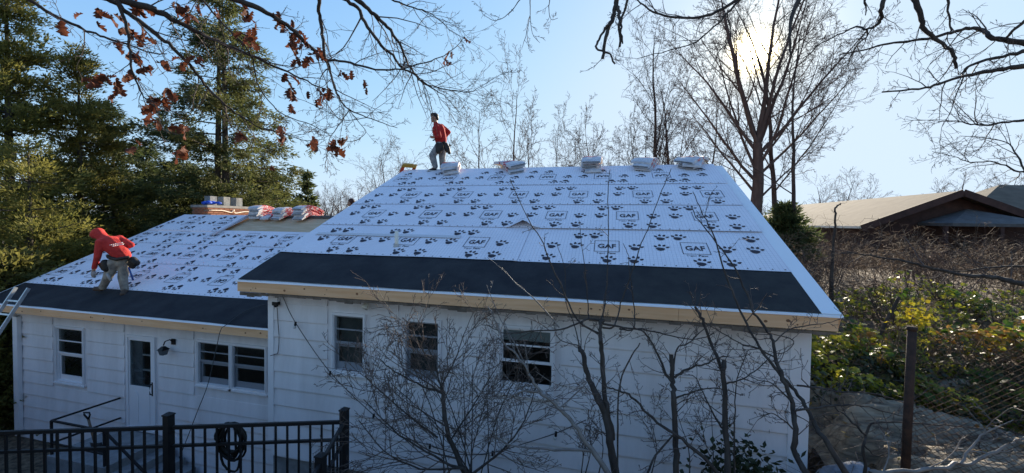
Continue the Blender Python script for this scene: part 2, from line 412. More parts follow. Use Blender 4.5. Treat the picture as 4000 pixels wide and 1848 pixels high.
def front_wall(label, x0, x1, zb, zt, Y, line0, openings, seed):
    """backing with real openings; every siding course a piece of its own"""
    m = MB(); T = .15; cur = x0
    for (a, b, c, d) in sorted(openings):
        m.box(cur, a, Y, Y+T, zb, zt); m.box(a, b, Y, Y+T, d, zt)
        if c > zb: m.box(a, b, Y, Y+T, zb, c)
        cur = b
    m.box(cur, x1, Y, Y+T, zb, zt)
    wall = m.obj('wall', M['siding'], house); wall['label'] = label
    rnd = random.Random(seed); E = .2942
    z = line0
    while z > zb: z -= E
    while z < zt:
        z0, z1 = max(z, zb), min(z+E, zt)
        segs = [(x0+.06, x1-.06)]
        for (a, b, c, d) in openings:
            a, b, c, d = a-.085, b+.085, c-.05, d+.10
            if z1 > c+.02 and z0 < d-.02:
                segs = [q for s, e in segs for q in ((s, min(e, a)), (max(s, b), e)) if q[1]-q[0] > .02]
        for s, e in segs:
            n = max(1, round((e-s)/2.4)); cuts = [s+(e-s)*i/n+(rnd.uniform(-.15, .15) if 0 < i < n else 0) for i in range(n+1)]
            for i in range(n):
                q = MB(); j = rnd.uniform(-.003, .003)
                q.prismx([(Y-.0005, z0+.014+j), (Y-.028, z0+.010+j), (Y-.0295, z0+.024), (Y-.007, z1-.003), (Y-.0005, z1-.003)], cuts[i], cuts[i+1]-.0015)
                q.obj('siding_course', M['siding'], wall)
        z += E
    return wall

main_wall = front_wall('front wall of the taller wing in wide white siding', MX0, MX1, MZB, -1.20, YM, -3.209, [tuple(w1), tuple(w2), tuple(w3)], 1)
left_wall = front_wall('front wall of the lower wing in wide white siding', LX0, LX1, LZB, -2.26, YL, -4.049, [tuple(l1), tuple(dr), (l2[0], l2[1], l2[2], l2[3])], 2)

def side_wall(x0, x1, P, yf, yb, zb, label):
    m = MB(); zr = lambda y: P['ez']+TP*(min(y, 2*P['yr']-y)-P['ye'])-.17
    m.prismx([(yf, zb), (yb, zb), (yb, zr(yb)), (P['yr'], zr(P['yr'])), (yf, zr(yf))], x0, x1)
    o = m.obj('side_wall', M['siding'], house); o['label'] = label
side_wall(MX1-.16, MX1-.01, MP, YM+.16, 15.9, -4.4, 'gable wall of the taller wing')
side_wall(MX0+.01, MX0+.16, MP, YM+.16, 15.9, -4.4, 'inner gable wall above the lower roof')
side_wall(LX0+.01, LX0+.16, LP, YL+.16, 15.4, LZB, 'gable wall of the lower wing')
m = MB(); m.box(MX0+.17, MX1-.17, 15.75, 15.9, -4.4, -1.2); m.obj('back_wall', M['siding'], house)
m = MB(); m.box(LX0+.17, LX1-.01, 15.25, 15.4, LZB, -2.26); m.obj('back_wall', M['siding'], house)
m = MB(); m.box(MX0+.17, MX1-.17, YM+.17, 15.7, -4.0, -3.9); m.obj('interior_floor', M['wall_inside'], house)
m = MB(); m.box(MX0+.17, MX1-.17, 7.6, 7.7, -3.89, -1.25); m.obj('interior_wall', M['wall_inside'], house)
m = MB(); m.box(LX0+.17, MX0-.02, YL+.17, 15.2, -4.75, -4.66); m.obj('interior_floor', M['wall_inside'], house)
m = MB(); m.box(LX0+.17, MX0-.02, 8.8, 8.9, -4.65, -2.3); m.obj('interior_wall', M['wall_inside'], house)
m = MB(); m.box(MX0+.03, MX1-.03, YM+.03, YM+.14, -4.75, MZB-.002); fd = m.obj('foundation', M['concrete'], house)

# corner boards
def corner(x, Y, z0, z1, w=.11, s=1):
    m = MB(); m.box(x-.012, x+w, Y-.034, Y-.001, z0, z1); m.obj('corner_board', M['trim'], house)
corner(MX0, YM, MZB+.28, -1.2, .10); corner(MX1-.20, YM, MZB, -1.2, .21); corner(LX0, YL, LZB, -2.26, .09)
# downspout on the lower wing's corner
m = MB(); m.box(LX0+.14, LX0+.30, YL-.11, YL-.03, LZB+.1, -2.44); m.box(LX0+.13, LX0+.31, YL-.115, YL-.026, -2.47, -2.44)
dp = m.obj('downspout', M['trim'], house)
m = MB(); m.tube([(LX0+.22, YL-.07, -2.44), (LX0+.18, YL-.15, -2.32), (LX0+.10, YL-.25, -2.24)], .03, 8); m.obj('elbow', M['trim'], dp)

def window(x0, x1, z0, z1, Y, sash, parts=2, split=.5, opened=False, cas=M['trim']):
    """double-hung window: casing > upper sash with bar, lower sash, panes, sill"""
    m = MB(); c = .045; p = .035
    m.box(x0, x1, Y-p, Y+.10, z1-c, z1); m.box(x0, x1, Y-p, Y+.10, z0, z0+c*.8)
    m.box(x0, x0+c, Y-p, Y+.10, z0+c*.8, z1-c); m.box(x1-c, x1, Y-p, Y+.10, z0+c*.8, z1-c)
    # storm frame lip
    m.box(x0+.018, x0+.026, Y-p-.012, Y-p+.001, z0+.02, z1-.02); m.box(x1-.026, x1-.018, Y-p-.012, Y-p+.001, z0+.02, z1-.02)
    w = m.obj('window', cas, house)
    q = MB(); q.box(x0-.03, x1+.03, Y-.055, Y-.0015, z0-.035, z0-.002); q.obj('sill', cas, w)
    xi0, xi1, zi0, zi1 = x0+c+.002, x1-c-.002, z0+c*.8+.002, z1-c-.002
    zm = zi0+(zi1-zi0)*split
    def ring(a, b, cc, d, t, y0, y1, name, tb=None):
        q = MB(); tb = tb or t
        q.box(a, b, y0, y1, d-t, d); q.box(a, b, y0, y1, cc, cc+tb)
        q.box(a, a+t, y0, y1, cc+tb, d-t); q.box(b-t, b, y0, y1, cc+tb, d-t)
        return q.obj(name, sash, w)
    ring(xi0, xi1, zm-.02, zi1, .028, Y+.005, Y+.03, 'sash', .04)
    zu0, zu1 = zm+.02, zi1-.028; zb = (zu0+zu1)/2
    q = MB(); q.box(xi0+.0285, xi1-.0285, Y+.003, Y+.027, zb-.011, zb+.011); q.obj('muntin', sash, w)
    for a, b in ((zu0, zb-.011), (zb+.011, zu1)):
        q = MB(); q.box(xi0+.027, xi1-.027, Y+.014, Y+.018, a-.001, b+.001); q.obj('pane', M['glass'], w)
    if opened:
        # lower sash raised behind the upper one, insect screen rail at the bottom
        q = MB(); q.box(xi0, xi1, Y+.01, Y+.03, zi0, zi0+.11); q.obj('screen_rail', sash, w)
    else:
        ring(xi0, xi1, zi0, zm-.022, .05, Y+.035, Y+.06, 'sash', .12)
        q = MB(); q.box(xi0+.049, xi1-.049, Y+.045, Y+.049, zi0+.119, zm-.071); q.obj('pane', M['glass'], w)
        q = MB(); q.box(xi0, xi0+.02, Y+.004, Y+.034, zi0, zm-.022); q.box(xi1-.02, xi1, Y+.004, Y+.034, zi0, zm-.022); q.obj('track', sash, w)
    return w
window(*w1, YM, M['sash_grey']); window(*w2, YM, M['sash_grey'])
window(*w3, YM, M['trim'], opened=True, split=.47)
window(*l1, YL, M['trim'], split=.52)
window(l2[0], l2m-.001, l2[2], l2[3], YL, M['sash_grey'], split=.54); window(l2m+.001, l2[1], l2[2], l2[3], YL, M['sash_grey'], split=.54)
# roller shade half down in the open window
m = MB(); m.box(w3[0]+.06, w3[1]-.06, YM+.035, YM+.038, w3[3]-.23, w3[3]-.05); m.obj('window_shade', mat('shade_cloth', (.55,.55,.52), .9), house)
m = MB(); m.box(w1[0]+.06, w1[1]-.06, YM+.12, YM+.125, w1[2]+.1, w1[3]-.05); m.obj('window_blind', mat('blind_cloth', (.16,.16,.15), .9), house)
m = MB(); m.box(w2[0]+.06, w2[1]-.06, YM+.12, YM+.125, w2[2]+.1, w2[3]-.05); m.obj('window_blind', mat('blind_cloth_dark', (.10,.10,.10), .9), house)

# storm door
x0, x1, z0, z1 = dr
m = MB(); c = .05
m.box(x0, x1, YL-.04, YL+.10, z1-c, z1); m.box(x0, x0+c, YL-.04, YL+.10, z0, z1-c); m.box(x1-c, x1, YL-.04, YL+.10, z0, z1-c)
m.box(x0+.0, x1-.0, YL-.06, YL+.10, z0-.05, z0-.001)
door = m.obj('door_frame', M['trim'], house)
xi0, xi1, zi0, zi1 = x0+c+.004, x1-c-.004, z0+.004, z1-c-.004
zg0, zg1 = zi0+.92, zi1-.06; xg0 = xi0+.03; xg1 = xi1-.085
m = MB(); yd0, yd1 = YL-.022, YL+.012
m.box(xi0, xi1, yd0, yd1, zi0, zg0); m.box(xi0, xi1, yd0, yd1, zg1, zi1); m.box(xi0, xg0, yd0, yd1, zg0, zg1); m.box(xg1, xi1, yd0, yd1, zg0, zg1)
leaf = m.obj('storm_door', M['trim'], house); leaf['label'] = 'white storm door with a tall dark window'
for sx in (.27, .73):
    cx = xi0+(xi1-xi0)*sx; q = MB(); w = .085
    pts = [(cx-w, z0+.12), (cx+w, z0+.12), (cx+w, z0+.72)]+[(cx+w*.72*math.cos(a), z0+.76+.05*math.sin(a)) for a in np.linspace(0, math.pi, 8)]+[(cx-w, z0+.72)]
    q.prism(pts, yd0-.010, yd0-.0005); q.obj('raised_panel', M['trim'], leaf)
q = MB(); q.box(xg0+.001, xg1-.001, YL-.008, YL-.004, zg0, zg1); q.obj('pane', M['glass'], leaf)
xm = xg0+(xg1-xg0)*.42
q = MB(); q.box(xg0, xm, YL+.06, YL+.10, zi0, zi1); q.box(xm, xi1, YL+.06, YL+.10, zi0, zg0-.05); inn = q.obj('inner_door', M['sash_grey'], house)
for i in (1, 2):
    zz = zg0+(zg1-zg0)*(.0+i/3); q = MB(); q.box(xm, xi1-.02, YL+.06, YL+.09, zz-.014, zz+.014); q.obj('muntin', M['trim'], inn)
q = MB(); hx = xi1-.035; hz = zg0-.02
q.tube([(hx, yd0, hz+.12), (hx, yd0-.05, hz+.10), (hx, yd0-.06, hz), (hx, yd0-.05, hz-.10), (hx, yd0, hz-.12)], .013, 8)
q.box(hx-.02, hx+.02, yd0-.008, yd0-.0005, hz-.15, hz+.15); q.obj('handle', M['black_metal'], leaf)

# roofs: decks, boards, membranes, underlayment
def deck(P, x0, x1, label):
    m = MB(); e, y, yr = P['ez']-.012, P['ye']+.03, P['yr']; r = e+TP*(yr-y); yb = 2*yr-y; th = .15
    m.prismx([(y, e), (yr, r), (yb, e), (yb, e-th+.02), (yr, r-th), (y, e-th+.02)], x0, x1)
    o = m.obj('roof_deck', M['deck'], house); o['label'] = label
deck(MP, -6.0, 2.54, 'sheathed roof of the taller wing'); deck(LP, -14.63, -5.72, 'sheathed roof of the lower wing')
def boards(P, cuts, h, ragged):
    rnd = random.Random(7)
    for a, b in zip(cuts[:-1], cuts[1:]):
        m = MB(); m.box(a+.0015, b-.0015, P['ye']-.005, P['ye']+.025, P['ez']-.03-h, P['ez']-.004)
        o = m.obj('fascia_board', M['fascia'], house)
        q = MB()
        for i in range(int((b-a)*2.2)):
            kx, kz, r = rnd.uniform(a+.1, b-.1), P['ez']-.03-rnd.uniform(.03, h-.02), rnd.uniform(.006, .018)
            q.add([(kx+r*1.3*math.cos(t), P['ye']-.0065, kz+r*math.sin(t)) for t in np.linspace(0, 2*math.pi, 9)[:-1]], [tuple(range(8))])
        if q.v: q.obj('knot', M['knot'], o)
xj = [onY(1801, 1170, 5.35)[0], onY(2650, 1240, 5.35)[0]]
boards(MP, [-5.99, xj[0], xj[1], 2.535], .150, 1)
boards(LP, [-14.6, onY(737, 1260, 6.23)[0], -5.72], .15, 2)
for P, a, b in ((MP, -6.02, 2.58), (LP, -14.66, -5.72)):
    m = MB(); y, e = P['ye'], P['ez']
    m.prismx([(y-.020, e-.020), (y-.0065, e-.020), (y-.0065, e-.004), (y+.06, e+.0225), (y+.06, e+.0265), (y-.014, e+.002)], a, b)
    m.obj('drip_edge', M['drip'], house)
m = MB(); m.box(-5.98, 2.53, 5.38, YM-.003, -1.22, -1.20)
for i in range(60):   # torn edge of the old soffit under the new boards
    x = -5.95+i*.142; hh = .012+.02*abs(math.sin(i*1.7))+(.03 if i % 13 < 3 else 0); m.box(x, x+.139, 5.352, 5.372, -1.198-.03-hh, -1.2201)
m.obj('soffit', M['soffit'], house)
m = MB(); m.box(-14.5, -5.72, 6.26, YL-.003, -2.28, -2.26); m.obj('soffit', M['soffit'], house)
# rake edges
def rake(P, xa, xb, s0, s1, w, dropd, lift=.012):
    m = MB(); a = [rp(P, xa, s0, lift), rp(P, xb, s0, lift), rp(P, xb, s1, lift), rp(P, xa, s1, lift)]
    b = [rp(P, xa, s0, lift-dropd), rp(P, xb, s0, lift-dropd), rp(P, xb, s1, lift-dropd), rp(P, xa, s1, lift-dropd)]
    m.add(a+b, [(0,1,2,3), (4,7,6,5), (0,4,5,1), (1,5,6,2), (2,6,7,3), (3,7,4,0)])
    m.obj('rake_edge', M['drip'], house)
SM, SL = ss(MP, MP['yr']), ss(LP, LP['yr'])
rake(MP, 2.37, 2.575, .012, SM-.02, .2, .008, .016)
m = MB(); q0, q1 = rp(MP, 2.56, .0, -.16), rp(MP, 2.56, SM, -.16)
m.add([rp(MP, 2.545, 0, .006), rp(MP, 2.572, 0, .006), rp(MP, 2.572, SM, .006), rp(MP, 2.545, SM, .006), rp(MP, 2.545, 0, -.17), rp(MP, 2.572, 0, -.17), rp(MP, 2.572, SM, -.17), rp(MP, 2.545, SM, -.17)],
      [(0,1,2,3), (4,7,6,5), (0,4,5,1), (1,5,6,2), (2,6,7,3), (3,7,4,0)]); m.obj('rake_board', M['fascia'], house)
rake(MP, -6.015, -5.975, .0, SM-.02, .04, .05, .010); rake(LP, -14.66, -14.60, .0, SL-.02, .04, .05, .010)

RN = np.random.RandomState(5)
def sheet(P, x0, x1, s0, s1, lift, material, name, wav=.004, raggedl=0.0, label=None, step=.11):
    nx, ns = max(2, int((x1-x0)/step)), max(2, int((s1-s0)/step))
    V, UV = [], []; ph = RN.rand(6)*6.28
    for j in range(ns+1):
        for i in range(nx+1):
            x = x0+(x1-x0)*i/nx; s = s0+(s1-s0)*j/ns
            if i == 0 and raggedl: x += raggedl*math.sin(j*2.3+ph[0])
            l = lift+wav*(.5+.25*math.sin(x*2.1+ph[1]+s*1.3)+.25*math.sin(x*.9+ph[2])*math.sin(s*3.1+ph[3]))
            ds = .006*math.sin(x*1.6+ph[4])+.004*math.sin(x*4.1+ph[5]) if j == 0 else 0
            V.append(rp(P, x, s+ds, l)); UV.append((x, s))
    i = np.arange(ns)[:, None]*(nx+1)+np.arange(nx)[None, :]
    Q = np.stack([i, i+1, i+nx+2, i+nx+1], -1).reshape(-1, 4)
    me = quadmesh(name, V, Q, True); uv = me.uv_layers.new(name='UVMap')
    U = np.array(UV, np.float32)[Q.ravel()]; uv.data.foreach_set('uv', U.ravel())
    o = link(name, me, material, house)
    if label: o['label'] = label
    return o
xs = onroof(2455, 1060, MP)[0]
bk = ss(MP, 6.206)
sheet(MP, -5.985, xs+.03, .012, bk+.05, .016, M['membrane'], 'membrane_strip', .003, label='black membrane along the taller eave')
sheet(MP, xs, 2.372, .012, bk+.05, .011, M['membrane2'], 'membrane_strip', .003, label='dustier black membrane at the far end of the eave')
sheet(LP, -14.61, -5.725, .012, ss(LP, 6.99)+.05, .014, M['membrane'], 'membrane_strip', .003, label='black membrane along the lower eave')

# printed marks
def textmesh(body, bold, sx):
    cu = bpy.data.curves.new('lettering', 'FONT'); cu.body = body; cu.size = 1.0; cu.offset = bold; cu.align_x = 'CENTER'; cu.resolution_u = 3
    ob = bpy.data.objects.new('lettering', cu); COL.objects.link(ob)
    dg = bpy.context.evaluated_depsgraph_get(); me = bpy.data.meshes.new_from_object(ob.evaluated_get(dg))
    vs = np.array([v.co[:2] for v in me.vertices]); fs = [tuple(p.vertices) for p in me.polygons]
    bpy.data.objects.remove(ob); bpy.data.curves.remove(cu); bpy.data.meshes.remove(me)
    vs[:, 0] *= sx; return vs, fs
GAF = textmesh('GAF', .022, 1.55); TIG = textmesh('Tiger', 0.0, 1.15); PAW = textmesh('Paw', .02, 1.15)
def ell(cx, cy, a, b, rot, n=12, tip=0.0):
    t = np.linspace(0, 2*math.pi, n, endpoint=False); x, y = a*np.cos(t), b*np.sin(t); x = x*(1-tip*np.sin(t))
    return np.stack([cx+x*math.cos(rot)-y*math.sin(rot), cy+x*math.sin(rot)+y*math.cos(rot)], 1)
def paw_polys():
    t = np.linspace(0, 2*math.pi, 18, endpoint=False)
    r = 1+.10*np.cos(3*(t+math.pi/2))-.06*np.cos(2*t)
    palm = np.stack([-.006+.064*r*np.cos(t), -.052+.046*r*np.sin(t)], 1)
    ps = [palm, ell(-.086, .016, .020, .031, .75, tip=.45), ell(-.034, .066, .020, .033, .2, tip=.45), ell(.030, .070, .020, .033, -.2, tip=.45), ell(.086, .028, .020, .031, -.75, tip=.45)]
    c, s_ = math.cos(-.2), math.sin(-.2); return [p@np.array([[c, s_], [-s_, c]]) for p in ps]
PAWP = paw_polys()
def flat(name, polys):
    V, F = [], []
    for vs, fs in polys:
        b = len(V); V += [(float(p[0]), float(p[1]), 0.0) for p in vs]; F += [tuple(b+i for i in f) for f in (fs or [tuple(range(len(vs)))])]
    me = bpy.data.meshes.new(name); me.from_pydata(V, [], F); me.materials.append(M['print']); me.update(); return me
def rectp(a, b, c, d): return (np.array([(a, c), (b, c), (b, d), (a, d)]), None)
W_, H_, T_ = .20, .195, .010
GSX = .285/(GAF[0][:, 0].max()-GAF[0][:, 0].min())
PAW_ME = flat('paw_print', [(p*1.10, None) for p in PAWP])
LOGO_ME = flat('logo_print', [rectp(-W_, W_, H_-T_, H_), rectp(-W_, W_, -H_, -H_+T_), rectp(-W_, -W_+T_, -H_+T_, H_-T_), rectp(W_-T_, W_, -H_+T_, H_-T_),
    (GAF[0]*np.array([GSX, .205])-np.array([0, .07]), GAF[1]), (TIG[0]*.062+np.array([-.085, -.265]), TIG[1]), (PAW[0]*.070+np.array([.075, -.265]), PAW[1])])
RX = math.radians(24.184)
def course(P, x0, x1, Y0, Y1, lift, phase, flip=False, lap=.09, ragged=0.0, label=None, period=1.334):
    """one course of underlayment and the marks printed on it"""
    s0, s1 = ss(P, Y0), ss(P, Y1)
    o = sheet(P, x0, x1, s0, s1+lap, lift, M['underlay'], 'underlayment_sheet', .004, ragged, label)
    fl = -1 if flip else 1; HH = min(1.19, s1-s0); n0 = int((x0-phase)/period)-2
    for n in range(n0, n0+14):
        for kd, u, v in [('b', 0, .60), ('p', .34, .585), ('p', .63, .60), ('p', 0.02, .165), ('p', .32, .175), ('p', .655, .965), ('p', .855, .985)]:
            X, S = phase+n*period+fl*u*period, s0+(HH-v if flip else v)
            hw, hh = (.20, .30) if kd == 'b' else (.13, .09)
            if X-hw < x0+.02 or X+hw > x1-.02 or S-hh < s0+.015 or S+hh > s1-.03: continue
            q = bpy.data.objects.new('logo_print' if kd == 'b' else 'paw_print', LOGO_ME if kd == 'b' else PAW_ME); COL.objects.link(q); q.parent = o
            q.matrix_local = Matrix.Translation(rp(P, X, S, lift+.0078)) @ Matrix.Rotation(RX, 4, 'X') @ Matrix.Rotation(math.pi if flip else 0, 4, 'Z')
    V, F = [], []; x = x0+.1
    while x < x1-.05:
        b = len(V); V += [rp(P, a, c, lift+.0078) for a, c in ell(x, s0+.035, .012, .012, 0, 6)]; F.append(tuple(range(b, b+6))); x += .155
    me = bpy.data.meshes.new('nail_line'); me.from_pydata(V, [], F); me.update(); link('nail_line', me, M['print'], o)['kind'] = 'stuff'
    return o
xsplit = -1.45
course(MP, xsplit-.06, 2.372, 6.206, 7.32, .020, -.077)
course(MP, -5.96, xsplit, 6.206, 7.32, .031, -2.309, label='lapped length of underlayment, its torn corner turned up')
course(MP, -5.96, 2.372, 7.32, 8.36, .042, onroof(1918, 847, MP)[0])
course(MP, -5.96, 2.372, 8.36, 9.48, .053, onroof(2260, 768, MP)[0])
course(MP, -5.96, 2.372, 9.48, 10.78, .064, onroof(2354, 700, MP)[0], True, lap=.03)
course(LP, -14.59, -5.725, 6.99, 8.08, .020, -10.24, True)
course(LP, -14.59, -5.725, 8.08, 9.07, .031, -12.475, True)
course(LP, -14.59, -5.725, 9.07, 9.94, .042, onroof(856, 916, LP)[0], False, lap=.0)
course(LP, -14.59, -11.62, 9.85, 10.99, .053, onroof(756, 872, LP)[0], True, lap=.01)
# rolled edge beside the bare deck, ridge felt, flap, vent pipe
m = MB(); m.tube([rp(LP, -11.55, ss(LP, 9.55), .10), rp(LP, -11.60, ss(LP, 10.3), .11), rp(LP, -11.66, ss(LP, 10.92), .11)], .035, 8)
m.obj('rolled_edge', M['underlay'], house)
m = MB(); e = .03
for P, a, b in ((MP, -5.9, 2.3), (LP, -11.6, -5.8)):
    for sg in (-1, 1):
        y0, y1 = P['yr'], P['yr']+sg*.07
        m.add([(a, y0, P['rz']+.058), (b, y0, P['rz']+.058), (b, y1, P['rz']+.028), (a, y1, P['rz']+.028), (a, y0, P['rz']-.01), (b, y0, P['rz']-.01), (b, y1, P['rz']-.04), (a, y1, P['rz']-.04)],
              [(0,1,2,3), (4,5,6,7), (0,4,7,3), (1,2,6,5), (3,7,6,2)])
m.obj('ridge_cap', M['dark_roof'], house)
def flap():
    V = []; n = 8; c = onroof(2045, 893, MP); xc, sc_ = c[0], ss(MP, c[1])
    for j in range(n+1):
        for i in range(n+1):
            u, v = i/n*2-1, j/n
            x = xc+u*.34*(1-.75*v); s = sc_-.02+v*.42-.06*abs(u)
            l = .056+.13*math.exp(-(u*2.1)**2)*(1-v)**1.3+.008*math.sin(u*9+v*4)
            V.append(rp(MP, x, s, l))
    i = np.arange(n)[:, None]*(n+1)+np.arange(n)[None, :]
    Q = np.stack([i, i+1, i+n+2, i+n+1], -1).reshape(-1, 4)
    me = quadmesh('torn_flap', V, Q, True); me.uv_layers.new(name='UVMap')
    o = link('torn_flap', me, M['underlay'], house); o['label'] = 'torn corner of underlayment lifting off the roof'
    mm = o.modifiers.new('thickness', 'SOLIDIFY'); mm.thickness = .002
flap()
p = onroof(1549, 968, MP); m = MB()
m.tube([p+np.array([0, 0, -.05]), p+np.array([0, 0, .30])], .034, 14); vp = m.obj('vent_pipe', M['pvc'], house)
m = MB(); m.tube([p+np.array([0, 0, -.02]), p+np.array([0, -.0, .05]), p+np.array([0, 0, .07])], [.075, .05, .037], 14, cap=False); m.obj('boot_flashing', mat('paper_collar', (.45,.42,.38), .8), vp)
# seam tape strip left of the pipe
sheet(MP, onroof(1225, 930, MP)[0], onroof(1790, 948, MP)[0], ss(MP, 6.86), ss(MP, 6.95), .048, mat('seam_tape', (.60,.58,.58), .6), 'seam_tape', .002)

# wall fittings that belong to the house
c = onY(684, 1362, YL); m = MB(); x, z = c[0], c[2]
m.box(x-.05, x+.05, YL-.045, YL-.023, z+.10, z+.22); wl = m.obj('wall_lantern', M['black_metal'], house); wl['label'] = 'black carriage lantern beside the door'
m = MB(); m.tube([(x, YL-.045, z+.17), (x-.01, YL-.10, z+.22), (x-.04, YL-.17, z+.20), (x-.06, YL-.19, z+.12)], .012, 8); m.obj('bracket', M['black_metal'], wl)
m = MB(); cx, cy = x-.06, YL-.19
def frus(m, cx, cy, z0, r0, z1, r1):
    m.add([(cx-r0, cy-r0, z0), (cx+r0, cy-r0, z0), (cx+r0, cy+r0, z0), (cx-r0, cy+r0, z0), (cx-r1, cy-r1, z1), (cx+r1, cy-r1, z1), (cx+r1, cy+r1, z1), (cx-r1, cy+r1, z1)],
          [(0,3,2,1), (4,5,6,7), (0,1,5,4), (1,2,6,5), (2,3,7,6), (3,0,4,7)])
frus(m, cx, cy, z+.03, .08, z+.10, .025); m.obj('hood', M['black_metal'], wl)
m = MB(); frus(m, cx, cy, z-.08, .045, z+.028, .066); m.obj('lantern_glass', mat('smoked_glass', (.10,.11,.12), .2), wl)
c = onY(1429, 1190, YM-.12); m = MB(); m.tube([c+np.array([.03, .10, .05]), c+np.array([.01, .03, .02]), c+np.array([0, -.01, -.03]), c+np.array([-.005, -.03, -.055])], [.012, .03, .05, .055], 12)
m.obj('flood_lamp', M['pvc'], house)['label'] = 'white flood lamp under the eave'
c = onY(1078, 1185, YM-.07); m = MB(); m.box(c[0]-.045, c[0]+.05, c[1]-.04, c[1]+.035, c[2]-.03, c[2]+.03); m.ball((c[0], c[1], c[2]-.03), .038)
sc_ = m.obj('security_camera', M['black_metal'], house); m = MB(); m.box(c[0]-.04, c[0]+.05, c[1]-.03, c[1]+.03, c[2]+.03, c[2]+.10); m.obj('bracket', M['trim'], sc_)

# chimney, each brick built
c = onY(811, 832, 11.45); XC = c[0]; v = ray(989, 832); YB = (v*(XC/v[0]))[1]; v = onY(750, 832, 11.45); XA = v[0]
ZT = onY(811, 808, 11.45)[2]-.02
print('chimney', XA, XC, 11.45, YB, ZT)
chim = MB(); chim.box(XA+.012, XC-.012, 11.462, YB-.012, -.9, ZT-.001); chim = chim.obj('chimney', M['mortar'], house)
bl, bh, g = .20, .062, .010
bmx = MB(); bmx.box(-bl/2, bl/2, -.045, .045, -bh/2, bh/2); bme = bmx.mesh('brick'); bme.materials.append(M['brick'])
def brick(loc, rz):
    o = bpy.data.objects.new('brick', bme); COL.objects.link(o); o.parent = chim; o.location = loc; o.rotation_euler = (RN.randn()*.006, RN.randn()*.006, rz+RN.randn()*.008)
for row in range(8):
    zz = ZT-.036-row*(bh+g); off = (row % 2)*.5*(bl+g)
    y = 11.45+.10-off
    while y < YB-.02:
        if y-bl/2 > 11.44: brick((XC-.030, y, zz), math.pi/2)
        y += bl+g
    x = XA+.11-off
    while x < XC-.09:
        if x-bl/2 > XA-.01: brick((x, 11.45+.030, zz), 0)
        x += bl+g
m = MB(); m.box(XA-.03, XC+.03, 11.42, YB+.03, ZT, ZT+.09); m.obj('chimney_cap', M['concrete'], chim)
for i, fy in enumerate((.22, .50, .78)):
    yy = 11.45+(YB-11.45)*fy; xx = (XA+XC)/2; m = MB(); w = .135; t = .025; z0, z1 = ZT+.09, ZT+.09+.34
    for a, b, cc, d in ((-w, w, -w, -w+t), (-w, w, w-t, w), (-w, -w+t, -w+t, w-t), (w-t, w, -w+t, w-t)): m.box(xx+a, xx+b, yy+cc, yy+d, z0, z1+.02*math.sin(i*3))
    m.obj('flue_tile', M['flue'], chim)
m = MB(); m.tube(spline([(XC+.02, 11.5, ZT-.10), (XC+.03, 12.0, ZT-.10), (XC+.03, 12.35, ZT-.16), (XC+.05, 12.45, ZT-.05), (XC+.05, 12.5, ZT-.18), (XC+.04, 12.9, ZT-.12), (XC+.03, YB, ZT-.12)], 5), .018, 6); m.obj('conduit', M['pvc'], chim)
# ------------------------------------------------------------------ shingle bundles
def ridge_z(P, y, soft=.06):
    d = abs(y-P['yr']); d = math.sqrt(d*d+soft*soft)-soft*.6
    return P['rz']-TP*d+.072
def bundle(P, xc, yc, L, w, level, yaw, label, group, h=.074, slump=0.0, seed=0):
    """wrapped bundle of shingles draped along the slope: body > printed band, shingle ends"""
    rnd = random.Random(seed); ny, nx = 12, 4
    tops, bots = [], []
    for j in range(ny+1):
        for i in range(nx+1):
            u, v = i/nx-.5, j/ny-.5
            x0, y0 = u*w, v*L
            x = xc+x0*math.cos(yaw)-y0*math.sin(yaw); y = yc+x0*math.sin(yaw)+y0*math.cos(yaw)
            e = max(0, abs(v)*2-.86)/.14; f = max(0, abs(u)*2-.9)/.1
            z = ridge_z(P, y, .10+.05*level)+level*h*.98-slump*abs(v)*2*.05
            bots.append((x, y, z)); tops.append((x, y, z+h*(1-.28*e*e-.12*f)+.006*math.sin(x*23+seed)+rnd.uniform(-.004, .004)))
    m = MB(); n = nx+1; N = len(tops); vs = tops+bots; m.v = [tuple(q) for q in vs]
    for j in range(ny):
        for i in range(nx):
            a = j*n+i
            for f in ((a, a+1, a+n+1, a+n), (N+a, N+a+n, N+a+n+1, N+a+1)): m.f.append(f); m.mi.append(1 if ((3 <= j <= 10 and seed % 3 != 1) if P is LP else (j in (4, 5) and i < 3)) else 0); m.sm.append(False)
    for j in range(ny):
        for a in (j*n, j*n+nx): m.f.append((a, a+n, N+a+n, N+a)); m.mi.append(1 if (j > 1 if P is LP else j in (3, 4, 7)) else 0); m.sm.append(False)
    for i in range(nx):
        for a in (i, ny*n+i): m.f.append((a, a+1, N+a+1, N+a)); m.mi.append(0); m.sm.append(False)
    t = thing('shingle_bundle', label, 'shingles', (xc, yc, ridge_z(P, yc)+level*h), group)
    m.obj('wrapper', [M['wrap'], M['wrap_red']], t)
    q = MB()
    c, s_ = math.cos(yaw), math.sin(yaw)
    def pt(u, v, dz): 
        x0, y0 = u*w, v*L; x = xc+x0*c-y0*s_; y = yc+x0*s_+y0*c
        return (x, y, ridge_z(P, y, .10+.05*level)+level*h*.98-slump*abs(v)*2*.05+dz)
    q.add([pt(-.44, -.503, h*.16), pt(.44, -.503, h*.16), pt(.44, -.503, h*.62), pt(-.44, -.503, h*.62), pt(-.44, -.49, h*.16), pt(.44, -.49, h*.16), pt(.44, -.49, h*.62), pt(-.44, -.49, h*.62)],
          [(0,1,2,3), (4,7,6,5), (0,4,5,1), (1,5,6,2), (2,6,7,3), (3,7,4,0)])
    q.obj('shingle_ends', M['wrap'] if seed % 2 else M['shingle'], t)
    return t
ORD = ['lowest', 'second', 'third', 'fourth', 'fifth']
def ordname(i, n): return 'topmost' if i == n-1 else ('lowest' if i == 0 else ORD[i]+' lowest')
